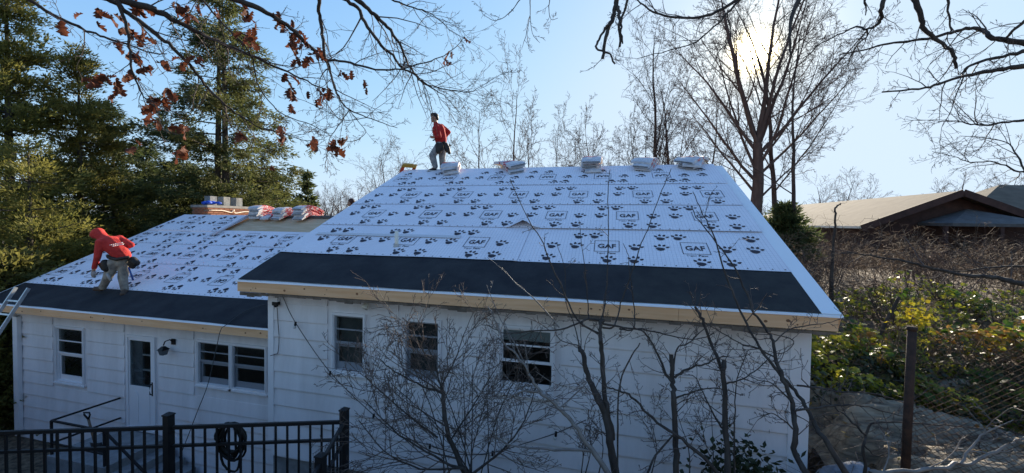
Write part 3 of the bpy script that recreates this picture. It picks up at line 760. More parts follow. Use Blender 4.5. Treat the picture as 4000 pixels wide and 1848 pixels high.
mainst = [(1765, 3, .40, 'stack beside the standing roofer'), (1988, 3, .55, 'second stack from the standing roofer'), (2310, 4, .12, 'tallest middle stack on the high ridge'),
          (2520, 3, -.35, 'fourth stack from the standing roofer'), (2712, 3, -.42, 'high ridge stack nearest the gable end')]
sd = 0
for si, (px, n, yw, where) in enumerate(mainst):
    c = onroof(px, 672, MP)
    for i in range(n):
        sd += 1; rr = random.Random(sd)
        yaw = yw+rr.uniform(-.12, .12)+(i == n-1)*rr.uniform(-.5, .3); off = rr.uniform(-.09, .09)
        bundle(MP, c[0]+off+(.12 if i == 0 and si in (1,) else 0), MP['yr']-.10+rr.uniform(-.08, .08), .92, .40+.08*(i == n-1), i, yaw,
               f'{ordname(i, n)} shingle bundle of the {where}', 'shingle bundles on the high ridge', slump=.3 if i == n-1 else 0, seed=sd)
leftst = [(1003, 5, .02, 'stack nearest the chimney on the lower ridge'), (1098, 4, -.04, 'middle stack on the lower ridge'), (1182, 5, .03, 'stack nearest the taller roof on the lower ridge')]
for si, (px, n, yw, where) in enumerate(leftst):
    c = onroof(px, 858, LP)
    for i in range(n):
        sd += 1; rr = random.Random(sd)
        bundle(LP, c[0]+rr.uniform(-.03, .03), LP['yr']+.10+rr.uniform(-.04, .04), 1.0, .37, i, yw+rr.uniform(-.06, .06),
               f'{ordname(i, n)} shingle bundle of the {where}', 'shingle bundles on the lower ridge', seed=sd)
c = onroof(1042, 862, LP)
bundle(LP, c[0], LP['yr']-.12, .62, .30, 0, .1, 'single red shingle bundle lying between two lower ridge stacks', 'shingle bundles on the lower ridge', seed=99)

# blue tarp bunched on the chimney
m = MB(); rnd = random.Random(4); cx, cy, cz = XC-.14, 11.62, ZT+.09
for i in range(9): m.ball((cx+rnd.uniform(-.14, .12), cy+rnd.uniform(-.13, .38), cz+.055+rnd.uniform(0, .05)), rnd.uniform(.06, .10), 9, 6, (1.2, 1.2, .75))
o = m.obj('tarp', M['tarp_blue']); tag(o, 'crumpled blue tarp bunched on top of the brick chimney', 'tarp')
mm = o.modifiers.new('r', 'REMESH'); mm.mode = 'VOXEL'; mm.voxel_size = .03

# ------------------------------------------------------------------ people
def capsules(parts, n=10):
    m = MB()
    for (a, ra, b, rb) in parts:
        a, b = np.asarray(a, float), np.asarray(b, float); L = np.linalg.norm(b-a)+1e-6; t = (b-a)/L
        ps, rs = [], []
        for th in np.linspace(0, math.pi/2, 4)[:-1]: ps.append(a-t*ra*math.cos(th)); rs.append(max(1e-3, ra*math.sin(th)))
        for u in np.linspace(0, 1, 4): ps.append(a+(b-a)*u); rs.append(ra+(rb-ra)*u)
        for th in np.linspace(math.pi/2, 0, 4)[1:]: ps.append(b+t*rb*math.cos(th)); rs.append(max(1e-3, rb*math.sin(th)))
        m.tube(ps, rs, n)
    return m
def fused(name, parts, material, parent, vox=.013, smooth=3, balls=()):
    m = capsules(parts)
    for (c, r, sc) in balls: m.ball(c, r, 12, 8, sc)
    tmp = link('tmp', m.mesh('tmp'))
    a = tmp.modifiers.new('r', 'REMESH'); a.mode = 'VOXEL'; a.voxel_size = vox
    b = tmp.modifiers.new('s', 'SMOOTH'); b.iterations = smooth; b.factor = .5
    dg = bpy.context.evaluated_depsgraph_get(); me = bpy.data.meshes.new_from_object(tmp.evaluated_get(dg)); me.name = name
    bpy.data.objects.remove(tmp)
    me.polygons.foreach_set('use_smooth', np.ones(len(me.polygons), bool))
    return link(name, me, material, parent)

def hand(palm, fdir, side, up):
    """palm and five bent fingers as capsules"""
    palm, fdir, side, up = [np.asarray(q, float) for q in (palm, fdir, side, up)]
    out = [(palm-fdir*.03, .026, palm+fdir*.035, .024), (palm-fdir*.02+side*.022, .022, palm+fdir*.03+side*.025, .018), (palm-fdir*.02-side*.022, .022, palm+fdir*.03-side*.025, .018)]
    for k, l in zip((-1.5, -.5, .5, 1.5), (.058, .068, .064, .050)):
        b = palm+fdir*.045+side*.018*k; c1 = b+fdir*l*.55-up*.012; c2 = c1+fdir*l*.30-up*l*.45
        out += [(b, .0105, c1, .0095), (c1, .0095, c2, .008)]
    b = palm-fdir*.01+side*.036; c1 = b+side*.03+fdir*.025-up*.01; c2 = c1+fdir*.03-up*.012
    out += [(b, .012, c1, .0105), (c1, .0105, c2, .009)]
    return out

# roofer standing on the ridge
def standing_roofer():
    D = onroof(1712, 671, MP)@FV
    ox, oy = RV*1.0, FV
    def J(x, y, dd=0.0): return at(x, y, D+dd)
    t = thing('person', 'roofer in a red sweatshirt standing on the high ridge looking down', 'person', tuple(J(1715, 671)))
    head, chin, neck = J(1695, 458), J(1692, 470), J(1703, 482, .01)
    chest, waist, pel = J(1713, 508), J(1722, 545), J(1723, 562)
    shL, shR = J(1706, 497, -.17), J(1724, 494, .17)
    elL, haL = J(1716, 533, -.24), J(1695, 536, -.16)
    elR, haR = J(1752, 516, .20), J(1736, 538, .12)
    hipL, hipR = J(1716, 570, -.09), J(1729, 570, .09)
    knL, knR = J(1689, 607, -.12), J(1727, 613, .10)
    anL, anR = J(1699, 654, -.08), J(1729, 659, .07)
    toL, toR = J(1677, 667, -.12), J(1722, 666, .05)
    hl = hand(haL, -RV, np.array([0, 0, 1.0]), FV); hr = hand(haR, -RV*.6-np.array([0, 0, .8]), FV, RV)
    skel = [(head, .088, chin, .062), (neck, .055, chest, .10), (head, .07, neck, .055), (chest, .14, waist, .12), (waist, .125, pel, .125),
            (chest, .10, shL, .06), (chest, .10, shR, .06), (shL, .055, elL, .042), (elL, .042, haL, .03), (shR, .055, elR, .042), (elR, .042, haR, .03),
            (pel, .11, hipL, .09), (pel, .11, hipR, .09), (hipL, .085, knL, .058), (knL, .056, anL, .04), (hipR, .085, knR, .058), (knR, .056, anR, .04),
            (anL, .04, toL, .032), (anR, .04, toR, .032)]+hl+hr
    nose = J(1684, 463, -.02)
    fused('body', skel+[(J(1688, 460, -.03), .022, nose, .014), (J(1700, 460, -.08), .02, J(1701, 464, -.085), .015)], M['skin'], t, .010, 2)
    fused('hair', [(J(1697, 453, .0), .093, J(1703, 462, .03), .085), (J(1691, 450), .075, J(1702, 452, .02), .08)], M['hair'], t, .012, 2)
    fused('sweatshirt', [(neck+np.array([0, 0, -.03]), .08, chest, .16), (chest, .19, waist, .175), (waist, .175, J(1723, 553), .165), (chest, .12, shL, .082), (chest, .12, shR, .082),
                         (shL, .08, elL, .064), (elL, .062, J(1702, 535, -.18), .046), (shR, .08, elR, .066), (elR, .064, J(1742, 532, .13), .048)], M['red_shirt'], t, .014, 3)
    fused('trousers', [(J(1723, 556), .142, pel, .145), (pel, .135, hipL, .115), (pel, .135, hipR, .115), (hipL, .125, knL, .098), (knL, .10, J(1700, 650, -.08), .08), (hipR, .125, knR, .098), (knR, .097, J(1729, 655, .07), .08)], M['jeans'], t, .014, 3)
    for a, b in ((anL, toL), (anR, toR)):
        s = fused('shoe', [(a+np.array([0, 0, -.045]), .052, b, .045)], M['shoe_dark'], t, .012, 2)
        q = MB(); mid = (a+b)/2; dr_ = b-a; dr_[2] = 0; dr_ /= np.linalg.norm(dr_); sd_ = np.cross(dr_, [0, 0, 1.0])
        q.obox(mid+np.array([0, 0, -.055])-0*dr_, dr_*.15, sd_*.045, np.array([0, 0, .012])); q.obj('sole', M['white_rubber'], s)
    fused('tool_belt', [(J(1709, 557, -.11), .04, J(1737, 557, -.10), .04), (J(1709, 557, -.11), .035, J(1709, 558, .10), .035), (J(1737, 557, -.1), .035, J(1738, 558, .1), .035)], M['leather'], t, .014, 2)
    fused('tool_pouch', [(J(1741, 566, -.15), .075, J(1748, 585, -.16), .085), (J(1748, 585, -.16), .06, J(1755, 597, -.16), .05)], M['leather'], t, .014, 2)
    fused('tool_pouch', [(J(1710, 567, -.18), .075, J(1714, 590, -.19), .085), (J(1722, 565, -.2), .06, J(1724, 582, -.2), .07)], M['leather'], t, .014, 2)
    q = MB(); q.tube([J(1742, 598, -.18), J(1757, 565, -.2)], .014, 8); q.bar(J(1754, 563, -.2), J(1760, 570, -.2), .03); q.obj('hammer', M['black_metal'], t)
    q = MB(); q.tube([J(1688, 541, -.16), J(1684, 535, -.16), J(1684, 528, -.16)], .008, 6); q.bar(J(1690, 549, -.16), J(1698, 546, -.16), .03); q.obj('hand_tool', M['black_metal'], t)
standing_roofer()

def bending_roofer():
    f1, f2 = onroof(397, 1138, LP), onroof(487, 1154, LP)
    D = (f1@FV+f2@FV)/2
    Z = 3.607
    def J(x, y, dd=0.0): return at(300+x/Z, 850+y/Z, D+dd)
    t = thing('person', 'roofer in a red hooded sweatshirt bending over the black eave membrane', 'person', tuple(f2))
    head, face, neck = J(295, 225, .05), J(235, 245, .10), J(370, 285, .02)
    chest, waist, pel = J(470, 370, .0), J(590, 480, -.02), J(625, 585, .0)
    shL, shR = J(330, 350, -.16), J(600, 300, .18)
    elL, haL = J(290, 560, -.20), J(232, 770, -.18)
    elR, haR = J(765, 385, .16), J(650, 440, .30)
    hipL, hipR = J(520, 640, -.06), J(680, 640, .05)
    knL, knR = J(440, 830, -.06), J(648, 850, .02)
    anL, anR = J(355, 1000, 0), J(680, 1030, 0)
    toL, toR = J(262, 1005, .05), J(650, 1078, -.12)
    hl = hand(haL+np.array([0, 0, -.02]), np.array([-.15, 0, -1.0]), RV, -FV); hr = hand(haR, np.array([-.3, .4, -.8]), RV, FV)
    fused('body', [(head, .095, face, .07), (head, .07, neck, .06), (neck, .06, chest, .12), (chest, .15, waist, .13), (waist, .13, pel, .13), (chest, .11, shL, .065), (chest, .11, shR, .065),
                   (shL, .06, elL, .045), (elL, .044, haL, .032), (shR, .06, elR, .045), (elR, .044, haR, .032), (pel, .12, hipL, .1), (pel, .12, hipR, .1),
                   (hipL, .095, knL, .065), (knL, .062, anL, .045), (hipR, .095, knR, .065), (knR, .062, anR, .045), (anL, .045, toL, .035), (anR, .045, toR, .035)]+hl+hr, M['skin'], t, .011, 2)
    hd = fused('hooded_sweatshirt', [(J(300, 215, .05), .125, J(262, 238, .08), .105), (J(300, 215, .05), .115, neck, .11), (neck, .105, chest, .17), (chest, .195, waist, .165), (waist, .17, J(640, 535, 0), .165),
                   (chest, .15, shL, .09), (chest, .15, shR, .095), (shL, .088, elL, .068), (elL, .066, J(245, 710, -.18), .05), (shR, .09, elR, .07), (elR, .068, J(690, 420, .26), .055)], M['red_hoodie'], t, .015, 3)
    # pale lettering block across the back, as a thin patch following the cloth
    for (xa, ya, xb, yb, w) in ((470, 388, 650, 350, .016), (505, 402, 660, 372, .022)):
        q = MB(); n = 6
        for i in range(n):
            a = J(xa+(xb-xa)*i/n, ya+(yb-ya)*i/n, -.188+.05*abs(i/n-.45)); b = J(xa+(xb-xa)*(i+.72)/n, ya+(yb-ya)*(i+.72)/n, -.188+.05*abs(i/n-.45))
            q.bar(a, b, .03, w, up=tuple(DV))
        q.obj('chest_lettering', M['white_print'], hd)
    fused('trousers', [(J(650, 580, .0), .15, J(625, 620, 0), .155), (pel, .15, hipL, .13), (pel, .15, hipR, .13), (hipL, .125, knL, .095), (knL, .09, J(365, 985, 0), .075), (hipR, .125, knR, .095), (knR, .09, J(676, 1010, 0), .078)], M['khaki'], t, .015, 3)
    for a, b in ((anL, toL), (anR, toR)): fused('boot', [(a, .065, b, .055), (a+np.array([0, 0, .06]), .062, a, .062)], M['boot'], t, .013, 2)
    fused('glove', [(q[0], q[1]+.008, q[2], q[3]+.007) for q in hl]+[(haL, .034, J(238, 735, -.18), .036)], M['glove'], t, .011, 1)
    fused('tool_belt', [(J(450, 560, -.14), .04, J(560, 590, -.18), .04), (J(560, 590, -.18), .04, J(720, 560, -.12), .04), (J(450, 560, -.14), .04, J(440, 540, .1), .04)], M['leather'], t, .015, 2)
    fused('tool_pouch', [(J(400, 640, -.14), .085, J(420, 720, -.14), .08), (J(340, 660, -.12), .05, J(390, 720, -.12), .06)], M['leather'], t, .015, 2)
    fused('tool_pouch', [(J(790, 600, .0), .09, J(830, 640, .0), .085), (J(770, 650, .0), .08, J(790, 690, .0), .06)], M['leather'], t, .015, 2)
    q = MB(); q.tube([J(730, 700, -.05), J(795, 885, -.05)], .018, 8); q.obj('hammer', M['blue'], t)
    q = MB(); q.tube([J(425, 790, -.16), J(480, 890, -.16)], [.03, .03], 8); q.obj('rag', mat('rag', (.35,.32,.29), .9), t)
bending_roofer()

def far_roofer():
    h = at(1371, 790, 12.6); x, y, z = h
    t = thing('person', 'roofer mostly hidden behind the high roof, only a dark haired head showing', 'person', (x, y, z-1.1))
    R3 = np.array([1.0, 0, 0]); U = np.array([0, 0, 1.0])
    neck, chest, pel = h+np.array([.1, 0, -.16]), h+np.array([.2, .05, -.42]), h+np.array([.4, .2, -.80])
    body = [(h, .095, h+np.array([-.03, -.02, -.05]), .08), (h, .06, neck, .055), (neck, .06, chest, .13), (chest, .15, pel, .14)]
    for s in (-1, 1):
        sh = chest+np.array([0, .18*s, .10]); el = sh+np.array([-.12, .05*s, -.26]); ha = el+np.array([-.20, -.03*s, -.16]); hip = pel+np.array([0, .1*s, 0]); kn = hip+np.array([-.35, .03*s, -.02]); an = kn+np.array([.18, 0, -.38])
        body += [(sh, .06, el, .045), (el, .045, ha, .03), (hip, .1, kn, .065), (kn, .06, an, .045), (an, .045, an+np.array([-.16, 0, -.03]), .035), (chest, .12, sh, .07)]
        body += hand(ha, np.array([-.6, 0, -.7]), np.array([0, 1.0, 0]), np.array([.7, 0, -.6]))
    fused('body', body, M['skin'], t, .013, 2)
    fused('hair', [(h+np.array([.02, 0, .03]), .10, h+np.array([.05, .02, -.03]), .085)], mat('auburn_hair', (.06,.020,.012), .6), t, .013, 2)
    fused('shirt', [(neck, .08, chest, .16), (chest, .175, pel, .165)]+[(chest+np.array([0, .18*s, .10]), .085, chest+np.array([-.12, .23*s, -.16]), .07) for s in (-1, 1)], M['red_shirt'], t, .016, 2)
far_roofer()

# ------------------------------------------------------------------ ladders
def ladder(name, label, a, b, side, wd, railmat, capmat=None, rung=.30, rw=.03, rd=.085, first=.2):
    a, b, side = [np.asarray(q, float) for q in (a, b, side)]
    t = thing(name, label, 'ladder', tuple(a)); ax = b-a; L = np.linalg.norm(ax); ax /= L; nrm = np.cross(ax, side)
    for s in (-1, 1):
        m = MB(); m.bar(a+side*s*wd/2, b+side*s*wd/2, rw, rd, up=tuple(nrm)); m.obj('rail', railmat, t)
        if capmat: m = MB(); m.obox(b+side*s*(wd/2-.0)-ax*.02, ax*.03, side*rw*.62, nrm*rd*.56); m.obj('end_cap', capmat, t)
    d = first
    while d < L-.1:
        p = a+ax*d; m = MB(); m.bar(p-side*wd/2, p+side*wd/2, .035, .03, up=tuple(nrm)); m.obj('rung', M['alu'], t); d += rung
    return t
# aluminium extension ladder against the lower eave
top = at(100, 1130, 8.55); top2 = at(30, 1122, 8.6)
sd_ = onroof(95, 1128, LP)
e1, e2 = np.array([-13.72, 6.0, -1.55]), np.array([-14.20, 6.0, -1.55])
def fit_ladder():
    # right rail top and a lower point on the same rail, on the ladder's plane
    tp = onY(112, 1126, 6.15); lo = ray(0, 1296); lo = lo*(tp[0]/lo[0])
    return tp, lo
tp, lo = fit_ladder()
ax = (tp-lo)/np.linalg.norm(tp-lo); foot = tp-ax*((tp[2]+5.45)/ax[2]); foot = np.array([foot[0], foot[1], -5.43]); print('ladder', tp, foot)
sdv = np.cross(tp-foot, [0, 1.0, 0.0]); sdv /= np.linalg.norm(sdv); sdv = sdv if sdv[0] < 0 else -sdv
ladder('extension_ladder', 'aluminium extension ladder leaning against the lower eave', foot+sdv*.21, tp+sdv*.21, sdv, .42, M['alu'], rung=.305, first=.30, rd=.062)
# orange ladder end with yellow cap poking over the ridge
b0, b1 = at(1598, 642, 11.75), at(1560, 780, 12.4)
sdv = at(1625, 646, 11.75)-at(1572, 642, 11.75); sdv /= np.linalg.norm(sdv)
tp = (at(1575, 648, 11.8)+at(1622, 652, 11.8))/2; ax = (at(1575, 648, 11.8)-at(1553, 705, 12.1)); ax /= np.linalg.norm(ax)
t = ladder('ladder', 'orange fibreglass ladder with a yellow top cap poking above the high ridge', tp-ax*1.6, tp, sdv, .33, M['orange'], rung=.9, rw=.09, rd=.06, first=.5)
m = MB(); m.obox(tp+ax*.02, sdv*.21, ax*.032, np.cross(ax, sdv)*.07); m.obox(tp+ax*.062-sdv*.05, sdv*.14, ax*.012, np.cross(ax, sdv)*.06); m.obj('top_cap', M['yellow'], t)

# ------------------------------------------------------------------ black yard fence
fa, fb = at(0, 1686, 3.76), at(1345, 1638, 4.05)
zt = (fa[2]+fb[2])/2; fa[2] = fb[2] = zt
u = (fb-fa); u[2] = 0; Lf = np.linalg.norm(u); u /= Lf; nrm = np.array([u[1], -u[0], 0.0])
fence = thing('metal_fence', 'black aluminium picket fence with a corner post in front of the house', 'fence', (fb[0], fb[1], zt-1.3))
FH = 1.26
def fpost(p, h=.10):
    m = MB(); w = .033; m.box(p[0]-w, p[0]+w, p[1]-w, p[1]+w, -4.05, zt+h); po = m.obj('post', M['black_metal'], fence)
    m = MB(); frus(m, p[0], p[1], zt+h, w+.006, zt+h+.012, w+.006); frus(m, p[0], p[1], zt+h+.0125, w+.004, zt+h+.03, .012); m.obj('post_cap', M['black_metal'], po)
pm = at(660, 1657, 3.9); pmu = (pm-fa)@u
posts = [-1.15, pmu, Lf]
for d in posts: fpost(fa+u*d)
def panel(p, q, n):
    p, q = p.copy(), q.copy(); L = np.linalg.norm(q-p); d = (q-p)/L
    for dz, h in ((-.02, .034), (-.20, .026), (-FH+.10, .026)):
        m = MB(); a = p+d*.038; b = q-d*.038; a[2] = b[2] = zt+dz; m.bar(a, b, .026, h); m.obj('rail', M['black_metal'], fence)
    for i in range(1, n):
        c = p+d*(L*i/n); m = MB(); w = .0085; m.obox((c[0], c[1], zt-FH/2-.022), d*w, np.array([d[1], -d[0], 0])*w, (0, 0, FH/2-.02)); m.obj('picket', M['black_metal'], fence)
panel(fa+u*posts[0], fa+u*posts[1], round((posts[1]-posts[0])/.111)); panel(fa+u*posts[1], fa+u*posts[2], round((posts[2]-posts[1])/.111))
pr = onZ(1253, 1800, zt); fpost(pr, .04); panel(fb, pr, max(3, round(np.linalg.norm(pr-fb)/.111)))
pr2 = pr+(pr-fb)/np.linalg.norm(pr-fb)*1.2; fpost(pr2, .04); panel(pr, pr2, 11)
# coiled hose hung over the fence rail
hz = thing('garden_hose', 'black garden hose coiled over the picket fence rail', 'hose')
hc = at(920, 1660, 4.07); hz.location = hc
m = MB(); rnd = random.Random(9)
for i in range(9):
    w, h, ox = rnd.uniform(.06, .135), rnd.uniform(.30, .52), rnd.uniform(-.03, .03); yy = -.05-.012*i
    pts = []
    for a in np.linspace(0, 2*math.pi, 22): pts.append(hc+u*(ox+w*math.cos(a)+.012*math.sin(3*a+i))+np.array([0, 0, .06-h*.5+h*.5*math.sin(a)])+nrm*(.055+.013*(i % 4)+.02*math.sin(a)))
    m.tube(pts, .0115, 6, cap=False)
m.tube(spline([hc+u*(-.10)+nrm*.05, hc+u*(-.14)+nrm*.07+np.array([0, 0, -.03]), hc+u*(-.15)+nrm*.07+np.array([0, 0, -.10]), hc+u*(-.11)+nrm*.06+np.array([0, 0, -.12])], 5), .011, 6)
m.obj('hose_coil', M['hose'], hz)
m = MB(); m.tube([hc+u*(-.11)+nrm*.06+np.array([0, 0, -.11]), hc+u*(-.08)+nrm*.06+np.array([0, 0, -.13])], .016, 8); m.obj('nozzle', M['alu'], hz)

# ------------------------------------------------------------------ stoop, railing, things by the door
st = thing('door_stoop', 'grey concrete landing with steps below the storm door', 'steps', (-10.1, 6.0, -5.4))
m = MB(); m.box(-10.75, -9.2, 5.40, YL-.03, -5.5, -4.74); m.obj('landing', M['concrete'], st)
for i in range(4): m = MB(); m.box(-9.195+i*.28, -8.92+i*.28, 5.45, YL-.10, -5.5, -4.90-i*.16); m.obj('step', M['concrete'], st)
rl = thing('handrail', 'black iron pipe railing round the door landing', 'railing', (-10.68, 5.46, -4.74))
zr = -4.059; A, B = np.array([-10.60, YL-.03, zr]), np.array([-10.70, 5.456, zr])
C2 = np.array([-9.6, 5.45, zr-.01])
for nm, a, b in (('top_rail', A, B), ('mid_rail', A-[0, 0, .45], B-[0, 0, .45])):
    m = MB(); m.bar(a, b, .035, .03); m.obj(nm, M['iron'], rl)
m = MB(); m.bar(B, np.array([B[0], B[1], -4.75]), .035); m.obj('post', M['iron'], rl)
e = onZ(350, 1670, zr); m = MB(); m.bar(B, np.array([-9.25, 5.45, zr]), .035, .03); m.obj('top_rail', M['iron'], rl)
m = MB(); m.bar(B-[0, 0, .45], np.array([-9.25, 5.45, zr-.45]), .03, .025); m.obj('mid_rail', M['iron'], rl)
m = MB(); m.bar(np.array([-9.25, 5.45, zr]), np.array([-9.25, 5.45, -4.75]), .035); m.obj('post', M['iron'], rl)
m = MB(); m.bar(np.array([-9.25, 5.45, zr]), np.array([-8.1, 5.45, zr-.72]), .035, .03); m.obj('top_rail', M['iron'], rl)
# shovel standing against the railing
sh = thing('shovel', 'worn D handled shovel leaning on the door railing', 'shovel', tuple(at(400, 1725, 8.0)))
a, b = at(338, 1612, 8.2), at(372, 1735, 8.1)
m = MB(); m.tube([a+(b-a)*.22, b], .021, 8); m.obj('shaft', M['shovel_wood'], sh)
m = MB(); q = a+(b-a)*.22; r = RV*.06; m.tube([q, a-r+(b-a)*.06, a-r, a+r, a+r+(b-a)*.06, q], .016, 8); m.obj('grip', M['iron'], sh)
dn = (b-a)/np.linalg.norm(b-a); m = MB(); n = 6; V = []
for j in range(n+1):
    for i in range(5):
        uu = i/4*2-1; w = .12*(1-(.0 if j < 4 else (j-3.5)*.22)); V.append(b+dn*(j*.052-.03)+RV*uu*w+FV*(.04*uu*uu-.02))
i0 = np.arange(n)[:, None]*5+np.arange(4)[None, :]
m.add(V, np.stack([i0, i0+1, i0+6, i0+5], -1).reshape(-1, 4).tolist(), True); bl_ = m.obj('blade', M['iron'], sh); bl_.modifiers.new('t', 'SOLIDIFY').thickness = .004
# grey tarps and old boards in the yard
def crumple(name, label, cat, c, sx, sy, sz, material, seed):
    rn = np.random.RandomState(seed); n = 26; X, Y = np.meshgrid(np.linspace(-1, 1, n), np.linspace(-1, 1, n))
    r = np.clip(1-(np.abs(X)**3+np.abs(Y)**3), 0, 1)
    Z = sz*r*(.55+.25*np.sin(X*5+seed)*np.cos(Y*4+seed*2)+.2*np.abs(np.sin(X*9+Y*6)))+rn.rand(n, n)*.02
    V = np.stack([c[0]+X*sx, c[1]+Y*sy, c[2]+Z], -1).reshape(-1, 3)
    i = np.arange(n-1)[:, None]*n+np.arange(n-1)[None, :]
    o = link(name, quadmesh(name, V, np.stack([i, i+1, i+n+1, i+n], -1).reshape(-1, 4)), material); tag(o, label, cat); o.modifiers.new('t', 'SOLIDIFY').thickness = .01
crumple('tarp', 'large grey tarp heaped in the yard behind the picket fence', 'tarp', (-8.2, 5.0, -5.40), 1.25, .75, .55, M['tarp_grey'], 2)
crumple('tarp', 'smaller pale grey tarp lump on the yard below the railing', 'tarp', (-10.0, 4.85, -5.40), .6, .42, .5, mat('pale_tarp', (.32,.35,.38), .7), 5)
crumple('debris_heap', 'dark heap of torn roofing beside the door steps', 'debris', (-9.2, 5.05, -5.40), .7, .35, .75, M['soffit'], 8)
rnd = random.Random(21)
for i in range(5):
    a = np.array([-9.6+i*.5, 4.75+rnd.uniform(0, .4), -4.95+rnd.uniform(-.1, .2)]); b = a+np.array([rnd.uniform(.7, 1.2), rnd.uniform(-.2, .5), rnd.uniform(-.5, -.35)])
    m = MB(); m.bar(a, b, .12, .025); o = m.obj('scrap_board', M['soffit'] if i % 2 else M['deck'])
    tag(o, ['dark board end nearest the railing post, on the debris heap', 'pale plank second from the railing on the debris heap', 'dark board in the middle of the yard debris', 'pale plank resting across the grey tarp', 'dark board nearest the house corner, on the grey tarp'][i], 'board', 'scrap boards in the yard')
# cable hanging from the lower roof and string lights on the taller wall
cb = MB(); cb.tube(spline([onroof(1040, 1195, LP)+[0, -.02, .04], onroof(960, 1225, LP)+[0, -.02, .05], onY(885, 1268, 6.2), onY(862, 1290, 6.1), onY(845, 1360, 6.0), onY(812, 1500, 5.8), onY(770, 1610, 5.6), onY(730, 1715, 5.5), onY(700, 1790, 5.4)], 6), .007, 5)
o = cb.obj('power_cable', M['cable']); tag(o, 'thin dark cable drooping from the lower roof past the twin window', 'cable')
sl_ = thing('string_lights', 'black string of bulbs slanting down across the taller white wall', 'string lights', tuple(onY(1105, 1165, YM-.08)))
wp = [(1105, 1160), (1155, 1262), (1290, 1455), (1460, 1622), (1560, 1700), (1680, 1740), (1800, 1775), (1925, 1768), (2040, 1735), (2172, 1692), (2290, 1640)]
m = MB(); m.tube(spline([onY(x, y, YM-.06-.10*math.sin(i*.3)) for i, (x, y) in enumerate(wp)], 5), .0065, 5); m.obj('cord', M['cable'], sl_)
for i in (1, 2, 3, 5, 7, 9):
    q = onY(*wp[i], YM-.06-.10*math.sin(i*.3)); m = MB(); m.tube([q+[0, 0, .02], q+[-.004, -.006, -.045]], .018, 8); s_ = m.obj('socket', M['black_metal'], sl_)
    m = MB(); m.ball(q+np.array([-.012, -.01, -.07]), .022, 8, 6, (1, 1, 1.3)); m.obj('bulb', M['bulb'], s_)
m = MB(); m.tube(spline([onY(1082, 1200, YM-.05), onY(1086, 1260, YM-.05), onY(1090, 1320, YM-.045), onY(1086, 1375, YM-.045), onY(1075, 1384, YM-.06), onY(1056, 1390, YM-.08)], 5), .006, 5)
o = m.obj('camera_cable', M['cable']); tag(o, 'black cable running down the corner board below the security camera', 'cable')
